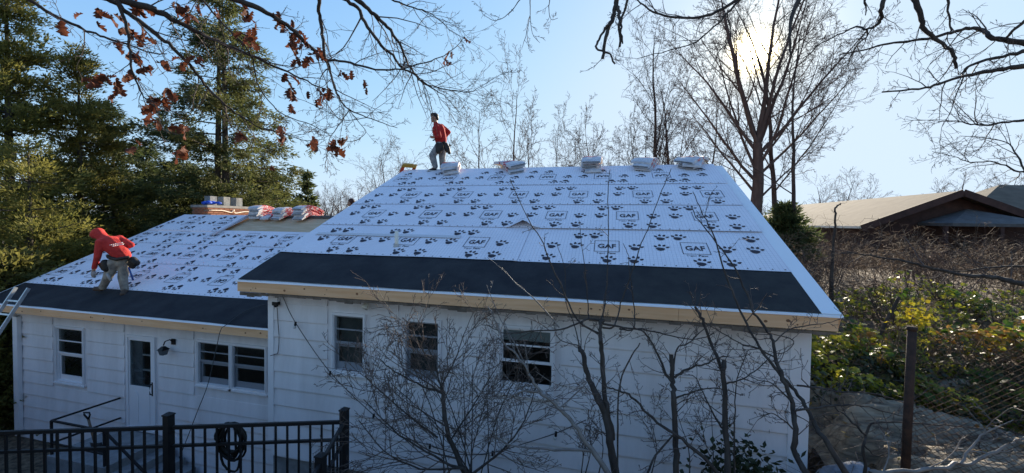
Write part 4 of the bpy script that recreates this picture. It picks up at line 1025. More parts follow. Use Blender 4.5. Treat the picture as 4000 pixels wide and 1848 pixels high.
# ------------------------------------------------------------------ neighbouring building
def neighbour():
    p1, p2 = at(3715, 754, 21.0), at(3095, 800, 37.5); z = (p1[2]+p2[2])/2
    ax = p2-p1; ax[2] = 0; L = np.linalg.norm(ax); ax /= L; sd = np.array([ax[1], -ax[0], 0.0])
    if sd[0] < 0: sd = -sd
    t = thing('neighbour_house', 'long brown house with a tan shingled gable roof beyond the brush', 'house', (p1[0], p1[1], -3.6))
    pe = onY(3345, 912, p1[1]); Wd = abs((pe-p1)@sd)+.3; ze = z-Wd*.42; P = lambda a, b, c: p1*[1, 1, 0]+ax*a+sd*b+np.array([0, 0, c])
    for s in (-1, 1):
        m = MB(); q = [P(-.7, 0, z), P(L, 0, z), P(L, s*Wd, ze), P(-.7, s*Wd, ze)]; dn = [c-np.array([0, 0, .12]) for c in q]
        m.add(q+dn, [(0,1,2,3), (4,7,6,5), (0,4,5,1), (1,5,6,2), (2,6,7,3), (3,7,4,0)]); m.obj('roof_slope', M['tan_roof'], t)
        m = MB(); m.bar(P(-.74, 0, z-.10), P(-.74, s*Wd, ze-.10), .06, .34); m.obj('barge_board', M['brown_wood'], t)
        m = MB(); m.bar(P(-.7, s*(Wd+.05), ze-.06), P(L, s*(Wd+.05), ze-.06), .12, .12); m.obj('gutter', M['pvc'] if s < 0 else M['brown_wood'], t)
    w2 = Wd-.5; zw = z-w2*.42-.15
    m = MB(); vs = [P(0, -w2, -3.8), P(0, w2, -3.8), P(0, w2, zw), P(0, 0, z-.15), P(0, -w2, zw), P(L-.3, -w2, -3.8), P(L-.3, w2, -3.8), P(L-.3, w2, zw), P(L-.3, 0, z-.15), P(L-.3, -w2, zw)]
    m.add(vs, [(0,1,2,3,4), (9,8,7,6,5), (0,5,6,1), (1,6,7,2), (2,7,8,3), (3,8,9,4), (4,9,5,0)]); m.obj('wall', M['brown_wood'], t)
    # porch with its own low blue-grey hip roof
    zp = onY(3700, 872, p1[1]-1.5)[2]; pk = onY(3740, 815, p1[1]-.5)
    a = P(-2.2, -1.5, zp); b = P(-2.2, 2.6, zp); c = P(-.1, 2.6, zp+.02); d = P(-.1, -1.5, zp+.02); e = P(-.2, .6, pk[2])
    m = MB(); m.add([a, b, c, d, e, a-[0, 0, .15], b-[0, 0, .15], c-[0, 0, .15], d-[0, 0, .15]], [(0,1,4), (1,2,4), (2,3,4), (3,0,4), (0,5,6,1), (1,6,7,2), (2,7,8,3), (3,8,5,0), (5,8,7,6)]); m.obj('porch_roof', M['blue_slate'], t)
    for s in (-1.7, .5, 2.8): m = MB(); m.bar(P(-2.1, s, -3.8), P(-2.1, s, zp-.15), .14); m.obj('porch_post', M['brown_wood'], t)
    for s, w in ((-1.0, .8), (1.4, 1.0)):
        m = MB(); m.obox(P(-.03, s, -1.75), sd*w/2, ax*.03, (0, 0, .55)); f = m.obj('window', M['grey_wall'], t)
        m = MB(); m.obox(P(-.065, s, -1.75), sd*(w/2-.06), ax*.004, (0, 0, .49)); m.obj('pane', M['glass'], f)
    for i in range(14): m = MB(); m.bar(P(-2.1, -1.6+i*.32, -3.1), P(-2.1, -1.6+i*.32, -2.25), .04); m.obj('baluster', M['grey_wall'], t)
    m = MB(); m.bar(P(-2.1, -1.7, -2.22), P(-2.1, 2.8, -2.22), .08); m.obj('handrail', M['grey_wall'], t)
    # wing to the side with a hipped tan roof
    D = 25.0; r0, r1 = at(3905, 722, D), at(4400, 712, D); el, er = at(3745, 866, D-3), at(4500, 866, D-3); zr_ = r0[2]; ze2 = el[2]
    r1[2] = zr_; er[2] = ze2; er[1] = el[1]+.6; bk = np.array([0, 6.5, 0])
    m = MB(); m.add([r0, r1, er, el, el+bk, er+bk], [(0,1,2,3), (0,3,4), (0,4,5,1), (3,2,5,4)]); m.obj('wing_roof', M['tan_roof'], t)
    m = MB(); m.obox((el+er)/2+np.array([.3, 3.1, -1.6]), (er-el)/2*[.98, 1, 0], (0, 2.8, 0), (0, 0, 1.55)); m.obj('wing_wall', M['grey_wall'], t)
neighbour()

# ------------------------------------------------------------------ plants: growth
LIN = {n: np.linspace(0, 1, n+1) for n in range(1, 40)}
def nrmv(v): return v/(math.sqrt(v[0]*v[0]+v[1]*v[1]+v[2]*v[2])+1e-9)
def rperp(d, rnd):
    while True:
        x, y, z = rnd.random()*2-1, rnd.random()*2-1, rnd.random()*2-1
        a, b, c = d[1]*z-d[2]*y, d[2]*x-d[0]*z, d[0]*y-d[1]*x; n = math.sqrt(a*a+b*b+c*c)
        if n > .15: return np.array([a/n, b/n, c/n])
def grow(T, p, d, L, r, lv, rnd, cfg):
    """one branch and, by recursion, its twigs; T: list of Tubes per level"""
    n = cfg['seg'][lv]; pts = [p]; wob = cfg['wob'][lv]; up = cfg['up'][lv]; st = L/n
    for i in range(n):
        w = wob*1.7; d = nrmv(d+np.array([(rnd.random()*2-1)*w, (rnd.random()*2-1)*w, (rnd.random()*2-1)*w+up]))
        p = p+d*st; pts.append(p)
    rend = cfg['tip'] if lv == len(cfg['n']) else max(cfg['tip'], r*cfg['taper'][lv])
    R = r+(rend-r)*LIN[n]
    T[min(lv, len(T)-1)].add(pts, R, cfg['sides'][lv])
    if lv >= len(cfg['n']): return
    k = cfg['n'][lv]; k = k if rnd.random() < k-int(k) else int(k); k = int(k)
    t0 = cfg['t0'][lv]
    for j in range(k):
        t = t0+(1-t0)*((j+rnd.random())/k)
        x = t*n; i = min(int(x), n-1); q = pts[i]+(pts[i+1]-pts[i])*(x-i); dd = nrmv(pts[i+1]-pts[i])
        ang = math.radians(rnd.gauss(cfg['ang'][lv], cfg['ang'][lv]*.25)); c = rperp(dd, rnd)
        nd = nrmv(dd*math.cos(ang)+c*math.sin(ang))
        l = L*cfg['len'][lv]*rnd.uniform(.6, 1.15)*(1-cfg['sh'][lv]*t)
        rr = max(cfg['tip'], min((r+(rend-r)*t)*cfg['rr'][lv], l*.035))
        grow(T, q, nd, l, rr, lv+1, rnd, cfg)
def CFG(n, length, ang, seg=None, wob=None, up=None, rr=None, sh=None, t0=None, tip=.003, taper=None, sides=None):
    m = len(n)+1
    f = lambda v, d: (list(v)+[v[-1]]*m)[:m] if v is not None else [d]*m
    return dict(n=n, len=f(length, .5), ang=f(ang, 40), seg=f(seg, 5), wob=f(wob, .12), up=f(up, .04), rr=f(rr, .55), sh=f(sh, .4), t0=f(t0, .25), tip=tip, taper=f(taper, .35), sides=f(sides, 4))
def two(t, T, matt, matc, tn='trunk', cn='crown'):
    link(tn, T[0].mesh(tn), matt, t)
    if len(T) > 1 and T[1].n: link(cn, T[1].mesh(cn), matc, t)

def bare_tree(label, px, py_top, dep, r0, seed, cfg, stems=((0, 0, 1.0),), name='bare_tree', group='bare trees behind the house', matt='bark_far', matc='twig_red', lean=(0, 0)):
    """stems fork from a trunk; pixel column and top give place and height at its real distance"""
    rnd = random.Random(seed)
    top = at(px, py_top, dep); base = np.array([top[0]+lean[0], top[1]+lean[1], float(gz(top[0], top[1]))-.2])
    H = top[2]-base[2]; t = thing(name, label, 'tree', tuple(base), group)
    T = [Tubes(), Tubes()]
    lv = dict(cfg)
    for (ax, ay, sc) in stems:
        d = nrmv((top-base)/H+np.array([ax, ay, 0]))
        TT = [T[0], T[0], T[1]] if cfg.get('limb') else T
        grow(TT, base, d, H*sc, r0*(.6+.4*sc), 0, rnd, cfg)
    two(t, T, M[matt], M[matc]); return t
c_big = CFG([30, 10, 7, 5], [.62, .42, .42, .45], [36, 42, 45, 45], [14, 10, 6, 3, 2], [.03, .08, .12, .14, .15], [.01, .045, .05, .04, .03], [.30, .5, .5, .5], [.62, .35, .3, .3], [.20, .15, .15, .15], .0055, [.10, .25, .4, .5], [8, 5, 3, 3, 3]); c_big['limb'] = 1
c_mid = CFG([13, 8, 5.4, 2.7], [.50, .44, .45, .5], [36, 42, 45, 45], [12, 8, 5, 3, 2], [.05, .10, .13, .14, .15], [.01, .05, .05, .03, .02], [.36, .5, .5, .5], [.6, .35, .3, .3], [.28, .15, .15, .15], .0066, [.10, .3, .4, .5], [6, 4, 3, 3, 3]); c_mid['limb'] = 1
c_small = CFG([14, 8, 5], [.55, .5, .5], [38, 42, 45], [9, 6, 3, 2], [.06, .11, .14, .15], [.01, .05, .04, .03], [.4, .5, .5], [.55, .35, .3], [.2, .15, .15], .009, [.10, .35, .5], [5, 3, 3, 3])
def sun_tree():
    rnd = random.Random(11); D = 19.0
    fork = at(2958, 560, D); base = np.array([fork[0]+.1, fork[1], float(gz(fork[0], fork[1]))-.2])
    t = thing('bare_tree', 'largest bare tree, its many limbs spread across the low sun', 'tree', tuple(base), 'bare trees behind the house')
    T = [Tubes(), Tubes()]; n = 12
    P = spline([base, base+(fork-base)*.35+[-.08, 0, 0], base+(fork-base)*.7+[.06, 0, 0], fork], 4); T[0].add(P, np.linspace(.33, .20, len(P)), 10)
    up = np.array([0, 0, 1.0]); cfg = dict(c_lim)
    for ang, L, r, f, dy in ((-38, 7.0, .085, .93, .1), (-24, 8.2, .10, 1.0, -.15), (-12, 8.8, .11, 1.0, .2), (3, 9.2, .12, 1.0, .0), (14, 8.8, .10, 1.0, -.2), (27, 8.4, .10, .97, .15), (40, 7.6, .09, .9, -.1), (52, 7.0, .075, .74, .1), (-50, 6.6, .075, .70, -.1), (-58, 4.6, .05, .52, .3), (62, 5.0, .055, .56, .2), (34, 6.5, .07, .62, .5), (-30, 6.0, .07, .6, .5), (20, 7.8, .07, .8, -.3), (-18, 7.4, .07, .78, .3), (46, 7.8, .06, .82, .2)):
        a = math.radians(ang); p = base+(fork-base)*f
        grow([T[0], T[1], T[1]], p, nrmv(RV*math.sin(a)+up*math.cos(a)+FV*dy), L, r, 0, rnd, cfg)
    two(t, T, M['bark_warm'], M['bark_warm'])
c_lim = CFG([11, 7, 5, 2.6], [.46, .46, .46, .5], [34, 40, 44, 45], [12, 7, 4, 3, 2], [.05, .10, .13, .14, .15], [.035, .05, .05, .03, .02], [.45, .5, .5, .5], [.5, .35, .3, .3], [.15, .15, .15, .15], .0056, [.10, .3, .4, .5], [6, 4, 3, 3, 3])
sun_tree()
bare_tree('second trunk standing close beside the largest bare tree', 3062, -60, 20.5, .16, 12, c_mid, ((0.02, 0, 1.0),))
bare_tree('slim third trunk on the far side of the largest bare tree', 3110, 120, 18, .11, 13, c_mid, ((0.06, 0, 1.0),))
bare_tree('tall forked bare tree between the last two ridge stacks', 2585, 170, 24, .20, 14, c_mid, ((-.05, 0, 1.0), (.10, 0, .9)))
bare_tree('narrow upright bare tree behind the fourth ridge stack', 2490, 330, 25, .12, 15, c_mid, ((0, 0, 1.0), (-.10, 0, .8)))
bare_tree('bare tree with open crown right of the standing roofer', 2030, 370, 21, .12, 16, c_mid, ((.0, 0, 1.0), (.14, 0, .9)))
bare_tree('leaning bare tree nearest the standing roofer', 1925, 410, 20, .11, 17, c_mid, ((-.10, 0, 1.0),))
bare_tree('thin bare tree behind the middle ridge stack', 2215, 470, 27, .09, 18, c_mid, ((-.02, 0, 1.0), (.12, 0, .85)))
bare_tree('bushy bare tree just past the middle ridge stack', 2350, 470, 26, .09, 19, c_mid, ((0, 0, 1.0), (-.12, 0, .9), (.12, 0, .8)))
bare_tree('bare tree behind the ridge stack nearest the gable end', 2720, 400, 23, .11, 20, c_mid, ((0.05, 0, 1.0), (-.15, 0, .9)))
bare_tree('small round bare tree far beyond the orange ladder', 1540, 615, 42, .16, 21, c_small, ((0, 0, 1.0), (.2, 0, .9), (-.2, 0, .9)))
bare_tree('small round bare tree far behind the tan roof', 3230, 690, 46, .16, 22, c_small, ((0, 0, 1.0), (.2, 0, .9), (-.2, 0, .9)))
bare_tree('spreading bare tree far behind the brown gable peak', 3770, 700, 50, .2, 23, c_small, ((0, 0, 1.0), (.22, 0, .9), (-.22, 0, .9)))
bare_tree('broad bare tree at the far end of the tan roofs', 3960, 690, 48, .2, 24, c_small, ((0, 0, 1.0), (.22, 0, .9), (-.22, 0, .9)))
bare_tree('distant pale bare tree beside the hidden roofer', 1335, 738, 60, .22, 25, c_small, ((0, 0, 1.0), (.2, 0, .9), (-.2, 0, .9)))
bare_tree('distant pale bare tree between the conifers and the hidden roofer', 1290, 752, 64, .22, 26, c_small, ((0, 0, 1.0), (.2, 0, .9), (-.2, 0, .9)))
bare_tree('distant pale bare tree close behind the high roof edge', 1420, 752, 62, .22, 27, c_small, ((0, 0, 1.0), (.2, 0, .9), (-.2, 0, .9)))
# far wood along the skyline
T = Tubes(); rnd = random.Random(31)
for i in range(700):
    a = math.radians(rnd.uniform(-75, 62)); R_ = rnd.uniform(95, 150); x, y = R_*math.sin(a), R_*math.cos(a); z0 = float(gz(x, y))-.3; h = rnd.uniform(5, 9)
    p = np.array([x, y, z0]); T.add([p, p+[rnd.uniform(-.3, .3), 0, h*.5], p+[rnd.uniform(-.8, .8), 0, h]], [.16, .11, .03], 3)
    for k in range(9):
        q = p+np.array([0, 0, h*rnd.uniform(.25, .9)]); T.add([q, q+[rnd.uniform(-1.2, 1.2), rnd.uniform(-1, 1), rnd.uniform(.6, 2.0)], q+[rnd.uniform(-2.2, 2.2), rnd.uniform(-1, 1), rnd.uniform(1.2, 3.2)]], [.06, .04, .015], 3)
o = link('treeline', T.mesh('treeline'), M['twig_red']); tag(o, 'distant bare woodland along the skyline', 'woodland', None, 'stuff')

# ------------------------------------------------------------------ conifers
def leafquads(C, Dv, Sv, l, w):
    """diamond faces: centres, directions, sides, lengths, widths"""
    N = len(C); V = np.empty((N, 4, 3)); l = l[:, None]; w = w[:, None]
    V[:, 0] = C-Dv*l*.5; V[:, 1] = C+Sv*w*.5; V[:, 2] = C+Dv*l*.5; V[:, 3] = C-Sv*w*.5
    return V.reshape(-1, 3), np.arange(N*4).reshape(-1, 4)
def unit(A): return A/(np.linalg.norm(A, axis=1)[:, None]+1e-9)
def conifer(label, px, ytop, dep, rad, seed, needles, matf, dens=1.0, droop=-.15, tiers=34, gap=0.0, leaf=(.16, .07), bare=.06, trunks=(0,), name='conifer_tree', upturn=.10, power=.8, matt='bark_dark', zb=None, clump=.13, hang=.25):
    rnd = random.Random(seed); rn = np.random.RandomState(seed)
    top = at(px, ytop, dep); base = np.array([top[0], top[1], float(gz(top[0], top[1]))-.2 if zb is None else zb]); H = top[2]-base[2]
    t = thing(name, label, 'tree', tuple(base), 'evergreens behind the lower roof')
    T = Tubes(); Bt = Tubes()
    for off in trunks: T.add([base+[off, 0, 0], base+[off*.9, 0, H*.5], top+[off*.3, 0, 0]], [.009*H+.04, .006*H+.03, .012], 8)
    C, DD, LL = [], [], []
    for k in range(tiers):
        f = bare+(1-bare)*(k+rnd.random())/tiers; z = base[2]+H*f
        nb = rnd.randint(4, 7)
        for b in range(nb):
            if rnd.random() < gap: continue
            a = rnd.uniform(0, 2*math.pi); R = rad*((1-f)**power)*rnd.uniform(.55, 1.12)+.15
            off = rnd.choice(trunks)*(1-f*.7)
            p = np.array([base[0]+off, base[1], z]); d = np.array([math.cos(a), math.sin(a), rnd.uniform(droop-.1, droop+.25)]); pts = [p]; n = 5
            for i in range(n):
                p = p+nrmv(d)*R/n; d = d+np.array([rnd.gauss(0, .08), rnd.gauss(0, .08), upturn*(.2+i/n)]); pts.append(p)
            Bt.add(pts, np.linspace(.012+R*.012, .006, n+1), 3)
            P = np.array(pts); kc = max(3, int(R*5*dens)); per = int(needles*R/kc)+4
            tt = rn.uniform(.22, 1.0, kc)**.8*n; i = np.minimum(tt.astype(int), n-1); fr = (tt-i)[:, None]
            sp = (.10+.16*R*(1-.55*tt/n))[:, None]
            q = P[i]*(1-fr)+P[i+1]*fr+rn.randn(kc, 3)*np.array([1, 1, .5])*sp
            q = np.repeat(q, per, 0); m = len(q); oo = rn.randn(m, 3)*clump*np.array([1, 1, .75])
            dirv = np.repeat(unit(P[i+1]-P[i]), per, 0)
            C.append(q+oo); DD.append(unit(dirv*.7+unit(oo+1e-6)*.7+rn.randn(m, 3)*.25+np.array([0, 0, hang])))
    C = np.vstack(C); DD = np.vstack(DD); N = len(C)
    S = unit(np.cross(DD, rn.randn(N, 3)))
    L_ = (leaf[0]*rn.uniform(.6, 1.35, N))[:, None]; W_2 = (leaf[1]*rn.uniform(.7, 1.5, N))[:, None]
    V = np.stack([C-DD*L_*.45+S*W_2*.6, C-DD*L_*.45-S*W_2*.6, C+DD*L_*.6], 1).reshape(-1, 3); Q = np.arange(N*3).reshape(-1, 3)
    link('trunk', T.mesh('trunk'), M[matt], t); link('branches', Bt.mesh('branches'), M[matt], t)
    o = link('crown', quadmesh('crown', V, Q), M[matf], t)
    return N
n = 0
n += conifer('tall yellow green cedar at the left edge of the picture', 20, -200, 13.5, 2.6, 41, 210, 'cedar', tiers=44, gap=.2, leaf=(.13, .038), droop=.25, upturn=.16, power=.72, name='cedar_tree')
n += conifer('olive cedar with a blunt top next to the tall edge cedar', 305, 200, 15, 2.5, 42, 210, 'cedar2', tiers=38, gap=.2, leaf=(.13, .038), droop=.15, upturn=.14, power=.6, name='cedar_tree')
n += conifer('dark green fir between the cedars and the tall spruce', 440, 420, 17, 2.8, 43, 190, 'fir', tiers=30, gap=.22, leaf=(.16, .042), hang=-.15, droop=-.05, power=.7, name='fir_tree')
n += conifer('tallest spruce with twin trunks and open drooping branches', 862, -110, 18, 4.2, 44, 190, 'spruce', tiers=38, gap=.36, leaf=(.17, .045), hang=-.25, clump=.15, droop=-.12, trunks=(-.22, .24), power=.62, name='spruce_tree', upturn=.09)
n += conifer('low dark fir filling the gap behind the chimney', 700, 600, 20, 3.8, 45, 170, 'fir', tiers=24, gap=.25, leaf=(.19, .05), hang=-.15, clump=.16, droop=-.1, power=.6, name='fir_tree')
n += conifer('broad green fir behind the lower ridge stacks', 1040, 672, 24, 4.0, 46, 170, 'spruce', tiers=30, gap=.2, leaf=(.20, .055), hang=-.1, clump=.17, droop=-.05, power=.55, name='fir_tree')
n += conifer('small pointed spruce spire beyond the shingle stacks', 1200, 672, 31, 2.2, 47, 60, 'fir', tiers=26, leaf=(.26, .11), droop=-.1, power=.9, name='spruce_tree')
n += conifer('low bright cedar leaning over the lower roof rake', 110, 540, 11.8, 3.3, 48, 190, 'cedar', tiers=30, gap=.34, leaf=(.11, .032), droop=-.05, upturn=.16, power=.8, name='cedar_tree')
n += conifer('dark low cedar at the bottom of the left edge', 20, 1000, 10.6, 1.7, 49, 130, 'cedar2', tiers=24, leaf=(.12, .06), droop=.1, power=.4, name='cedar_tree')
n += conifer('little green fir at the foot of the big bare trunk', 3065, 800, 18.5, 1.5, 50, 120, 'fir', tiers=22, leaf=(.16, .06), droop=.1, power=.7, name='fir_tree', upturn=.14)
n += conifer('sparse dark fir behind the olive cedar', 560, 560, 21, 3.0, 51, 160, 'fir', tiers=26, gap=.25, leaf=(.19, .05), hang=-.15, clump=.16, droop=-.1, power=.7, name='fir_tree')
print('conifer faces', n)
# ------------------------------------------------------------------ overhanging limbs, traced from the photograph at their distances
c_tw = CFG([4.5, 3], [.45, .5], [48, 46], [6, 4, 2], [.12, .14, .15], [-.01, .0, .0], [.5, .55], [.3, .3], [.15, .15], .0022, [.35, .5], [4, 3, 3])
def Zm(ox, oy, sc): return lambda x, y: (ox+x/sc, oy+y/sc)
class Plant:
    def __init__(s, name, label, cat, group=None, seed=1, cfg=None):
        s.t = thing(name, label, cat, (0, 0, 0), group); s.T = [Tubes(), Tubes()]; s.rnd = random.Random(seed); s.cfg = cfg or c_tw; s.tips = []
    def limb(s, pts, r0, r1, zm=None, d0=4.0, d1=None, twigs=8, tl=.5, per=4, t0=.1, sides=6, pre=None, gx=None):
        """pixel polyline with a depth that runs from d0 to d1; pre: world points before its first point"""
        d1 = d1 if d1 is not None else d0; n = len(pts); P = []
        for i, (x, y) in enumerate(pts):
            if zm: x, y = zm(x, y)
            P.append(at(x, y, d0+(d1-d0)*i/max(1, n-1)+s.rnd.uniform(-.03, .03)))
        P = np.array(P); f0 = 0; S = spline(P, per)
        if pre is not None:
            ext = P[0]+nrmv(P[0]-P[1])*.5; pv = np.vstack([np.array(pre, float), ext])
            S = np.vstack([pv, S]); f0 = len(pv)
        m = len(S); R = np.empty(m); jit = min(.006, r0*.35)
        S[f0+1:-1] += np.array([[s.rnd.gauss(0, jit) for _ in range(3)] for _ in range(m-f0-2)])
        R[f0:] = r0+(r1-r0)*np.linspace(0, 1, m-f0)**.8
        if f0: R[:f0] = np.linspace(r0*1.8, r0, f0, endpoint=False)
        R *= 1+.08*np.array([s.rnd.uniform(-1, 1) for _ in range(m)])
        s.T[0].add(S, R, sides)
        for j in range(int(twigs)):
            t = t0+(1-t0)*(j+s.rnd.random())/twigs; x = f0+t*(m-1-f0); i = min(int(x), m-2); q = S[i]+(S[i+1]-S[i])*(x-i); d = nrmv(S[i+1]-S[i])
            a = math.radians(s.rnd.uniform(28, 65)); c = rperp(d, s.rnd); c = c-FV*(c@FV)*.5; c = nrmv(c)
            nd = nrmv(d*math.cos(a)+c*math.sin(a)); l = tl*s.rnd.uniform(.4, 1.2)
            cfg = s.cfg
            grow([s.T[1]], q, nd, l, min(R[i]*.55, .010*l+.002), 0, s.rnd, cfg)
            s.tips.append(q+nd*l)
        return S
    def done(s, mt, mc):
        two(s.t, s.T, M[mt], M[mc], 'limb', 'twigs')
z1 = Zm(0, 0, 1.4727); z2 = Zm(700, 0, 1.7); z3 = Zm(1700, 0, 1.7); z4 = Zm(2700, 0, 1.4877)
oak = Plant('oak_tree', 'overhanging oak limbs with dry brown leaves across the upper left sky', 'tree', seed=61)
TB = np.array([-5.5, .6, -2.6]); TT_ = np.array([-5.2, .9, 4.2])                  # its trunk stands out of frame beside the viewer
oak.T[0].add(spline([TB, TB+[.1, .1, 2.5], TT_-[.1, .1, 1.0], TT_, TT_+[.3, .4, 2.0]], 4), np.linspace(.26, .12, 17), 10)
pre = [TT_-[0, 0, .6]]; pre2 = [TT_, TT_+[1.2, .6, 1.0]]; pre3 = [TT_+[.2, .3, 1.2], TT_+[2.6, 1.5, 1.6]]
oak.limb([(170, 0), (290, 75), (420, 140), (550, 195), (650, 230), (760, 265), (860, 300), (960, 310)], .022, .006, z1, 4.4, 5.0, 11, .5, pre=pre)
oak.limb([(630, 0), (700, 40), (790, 120), (900, 195), (990, 270), (1060, 340), (1130, 420), (1190, 500), (1260, 570), (1330, 630), (1420, 690), (1520, 740), (1640, 770)], .030, .006, z1, 4.0, 5.2, 12, .5, pre=pre2)
oak.limb([(600, -20), (850, 40), (960, 90), (1070, 150), (1180, 205), (1280, 250), (1420, 310), (1620, 400), (1760, 470), (1900, 530)], .040, .007, z1, 4.2, 5.4, 16, .6, pre=pre2)
oak.limb([(380, 0), (520, 50), (640, 120), (740, 190), (830, 280), (900, 340), (970, 395), (1100, 410), (1250, 450), (1440, 465), (1580, 430), (1700, 395), (1820, 330), (1895, 245)], .030, .004, z2, 4.4, 5.6, 18, .55, pre=pre3)
oak.limb([(930, -10), (930, 100), (950, 230), (975, 380), (1000, 450), (1030, 570), (1070, 660), (1130, 730), (1250, 780), (1350, 820), (1450, 850)], .022, .004, z2, 4.6, 5.4, 16, .6, pre=pre3)
oak.limb([(1090, -10), (1180, 50), (1250, 180), (1340, 300), (1420, 370), (1480, 450), (1560, 490), (1610, 540), (1690, 575), (1800, 600), (1930, 610), (2010, 570), (2100, 510)], .026, .003, z2, 5.0, 6.2, 22, .7, pre=pre3)
oak.limb([(1170, -10), (1260, 60), (1330, 130), (1400, 200), (1480, 330), (1520, 430), (1600, 530), (1700, 600), (1780, 650), (1870, 770)], .032, .003, z2, 5.2, 6.2, 22, .75, pre=pre3)
oak.limb([(150, 0), (220, 80), (320, 190), (430, 300), (490, 400), (520, 550), (600, 680), (700, 770), (880, 830), (1000, 900)], .014, .004, z2, 4.8, 5.2, 14, .5, pre=pre3)
oak.limb([(690, 50), (740, 200), (745, 290), (760, 400), (790, 480), (830, 560), (890, 620), (930, 690)], .016, .004, z1, 4.0, 4.3, 12, .35, pre=pre2)
oak.limb([(1400, -10), (1520, 40), (1640, 75), (1700, 110), (1800, 200), (1900, 260)], .012, .003, z2, 5.5, 6.2, 16, .6, pre=pre3)
oak.limb([(1250, 780), (1100, 800), (1020, 760), (900, 700), (760, 640)], .006, .003, z2, 5.3, 5.0, 10, .4)
oak.limb([(1130, 730), (1060, 830), (1000, 920), (985, 1000), (970, 1110)], .007, .003, z2, 5.3, 5.2, 9, .3)
oak.limb([(560, 850), (700, 890), (850, 935), (960, 925)], .007, .003, z2, 5.2, 5.2, 7, .35)
oak.limb([(1130, 730), (1200, 820), (1240, 880), (1180, 930), (1110, 940)], .006, .003, z2, 5.4, 5.3, 8, .3)
oak.done('bark_dark', 'twig')
# dry leaves: lobed, curled, hung in bunches
def leaf_mesh(seed):
    rn = random.Random(seed); n = 9; V = []; F = []
    prof = [.05, .32, .20, .46, .24, .50, .26, .30, .02]
    for i in range(n):
        f = i/(n-1); w = prof[i]*.115; y = f*.155; cz = .030*math.sin(f*3.0+seed)+.03*f*f*rn.uniform(.3, 1.5)
        V += [(-w, y, cz+w*rn.uniform(.2, 1.0)), (0, y, cz-.004), (w, y, cz+w*rn.uniform(.2, 1.0))]
    for i in range(n-1):
        a = i*3; F += [(a, a+1, a+4, a+3), (a+1, a+2, a+5, a+4)]
    V += [(0, -.03, .006), (.002, -.03, .006)]
    F += [(1, len(V)-2, len(V)-1)]
    me = bpy.data.meshes.new('leaf'); me.from_pydata(V, [], F); me.materials.append(M['oakleaf']); me.polygons.foreach_set('use_smooth', [True]*len(F)); me.update(); return me
LM = [leaf_mesh(i) for i in range(7)]
spots1 = [(350,130,2),(560,50,3),(480,62,1),(580,135,1),(640,90,4),(750,170,5),(830,190,3),(680,250,4),(790,310,6),(840,380,4),(620,440,4),(670,480,5),(560,450,3),(740,430,4),(960,520,5),(870,560,5),(880,620,5),(900,700,4),(960,560,3),(1020,715,4),(780,800,2),(1060,850,3),(950,350,4),(1130,340,2),(1050,360,2),(1370,755,5),(1070,70,4),(1000,20,3),(800,20,4),(830,50,3),(1430,60,5),(1440,200,5),(1400,180,3),(1240,70,2),(650,545,2)]
spots2 = [(690,150,5),(650,90,3),(740,130,2),(750,230,6),(740,280,5),(800,210,3),(830,300,3),(920,330,4),(940,350,2),(770,380,2),(850,360,2),(750,580,5),(720,490,3),(960,620,4),(1000,600,3),(920,660,2),(1060,475,2),(1130,490,1),(1215,515,1),(1250,580,1),(680,850,4),(690,900,3),(880,960,3),(890,930,2),(1040,930,3),(1090,905,2),(1040,990,3),(740,710,3),(615,1100,1),(1770,390,3),(1790,330,3),(1895,245,1),(930,565,1),(850,600,1),(470,100,4),(490,180,4),(480,270,3),(110,390,2),(20,420,2),(50,60,4),(30,980,3),(400,880,4),(120,20,2),(20,850,2)]
rnd = random.Random(77); nl = 0
for sp, zz in ((spots1, z1), (spots2, z2)):
    for (x, y, k) in sp:
        for j in range(k+(k > 2 and (x+y) % 3 == 0)):
            X, Y = zz(x+rnd.gauss(0, 10), y+rnd.gauss(0, 12)); dep = 4.25+.0006*max(0, X-300)+rnd.uniform(-.1, .1)
            o = bpy.data.objects.new('leaf', LM[rnd.randrange(7)]); COL.objects.link(o); o.parent = oak.t
            o.location = at(X, Y, dep); s_ = rnd.uniform(.45, .98); o.scale = (s_*rnd.choice((-1, 1)), s_, s_)
            o.rotation_euler = (-1.57+rnd.gauss(0, .5), rnd.gauss(0, .5), rnd.uniform(0, 6.28)); nl += 1
print('leaves', nl)

# limbs from the right
mp = Plant('maple_tree', 'dark bare limbs reaching in from the right edge of the sky', 'tree', seed=71)
RB = np.array([8.6, 3.2, -2.4]); RT = np.array([8.2, 3.4, 3.2])
mp.T[0].add(spline([RB, RB+[-.1, 0, 2.5], RT, RT+[-.2, .2, 2.5]], 4), np.linspace(.28, .14, 13), 10)
p5 = [RT]; p6 = [RT-[0, 0, 1.4]]; p7 = [RT+[-.1, .1, 1.5]]
mp.limb([(1960, 255), (1830, 235), (1740, 215), (1700, 180), (1640, 165), (1540, 180), (1420, 215), (1250, 240), (1110, 260), (1000, 290), (860, 320)], .038, .008, z4, 5.2, 5.8, 12, .6, pre=p5)
mp.limb([(1290, -15), (1340, 90), (1350, 170), (1420, 220), (1500, 290), (1530, 340), (1540, 400)], .034, .016, z4, 5.2, 5.2, 5, .5, pre=p7)
mp.limb([(1960, 380), (1880, 390), (1750, 410), (1600, 440), (1440, 485), (1330, 515), (1110, 535)], .034, .010, z4, 4.8, 5.2, 10, .55, pre=p6)
mp.limb([(1960, 296), (1820, 325), (1620, 380), (1570, 430)], .026, .010, z4, 5.0, 5.1, 8, .55, pre=p6)
mp.limb([(1960, 695), (1840, 710), (1700, 730), (1600, 715), (1510, 700), (1400, 720)], .020, .004, z4, 5.6, 6.0, 14, .6, pre=p6)
mp.limb([(1960, 1005), (1880, 990), (1770, 940), (1620, 945), (1520, 910), (1400, 880)], .018, .004, z4, 6.0, 6.6, 12, .6, pre=[RT-[0, 0, 3.0]])
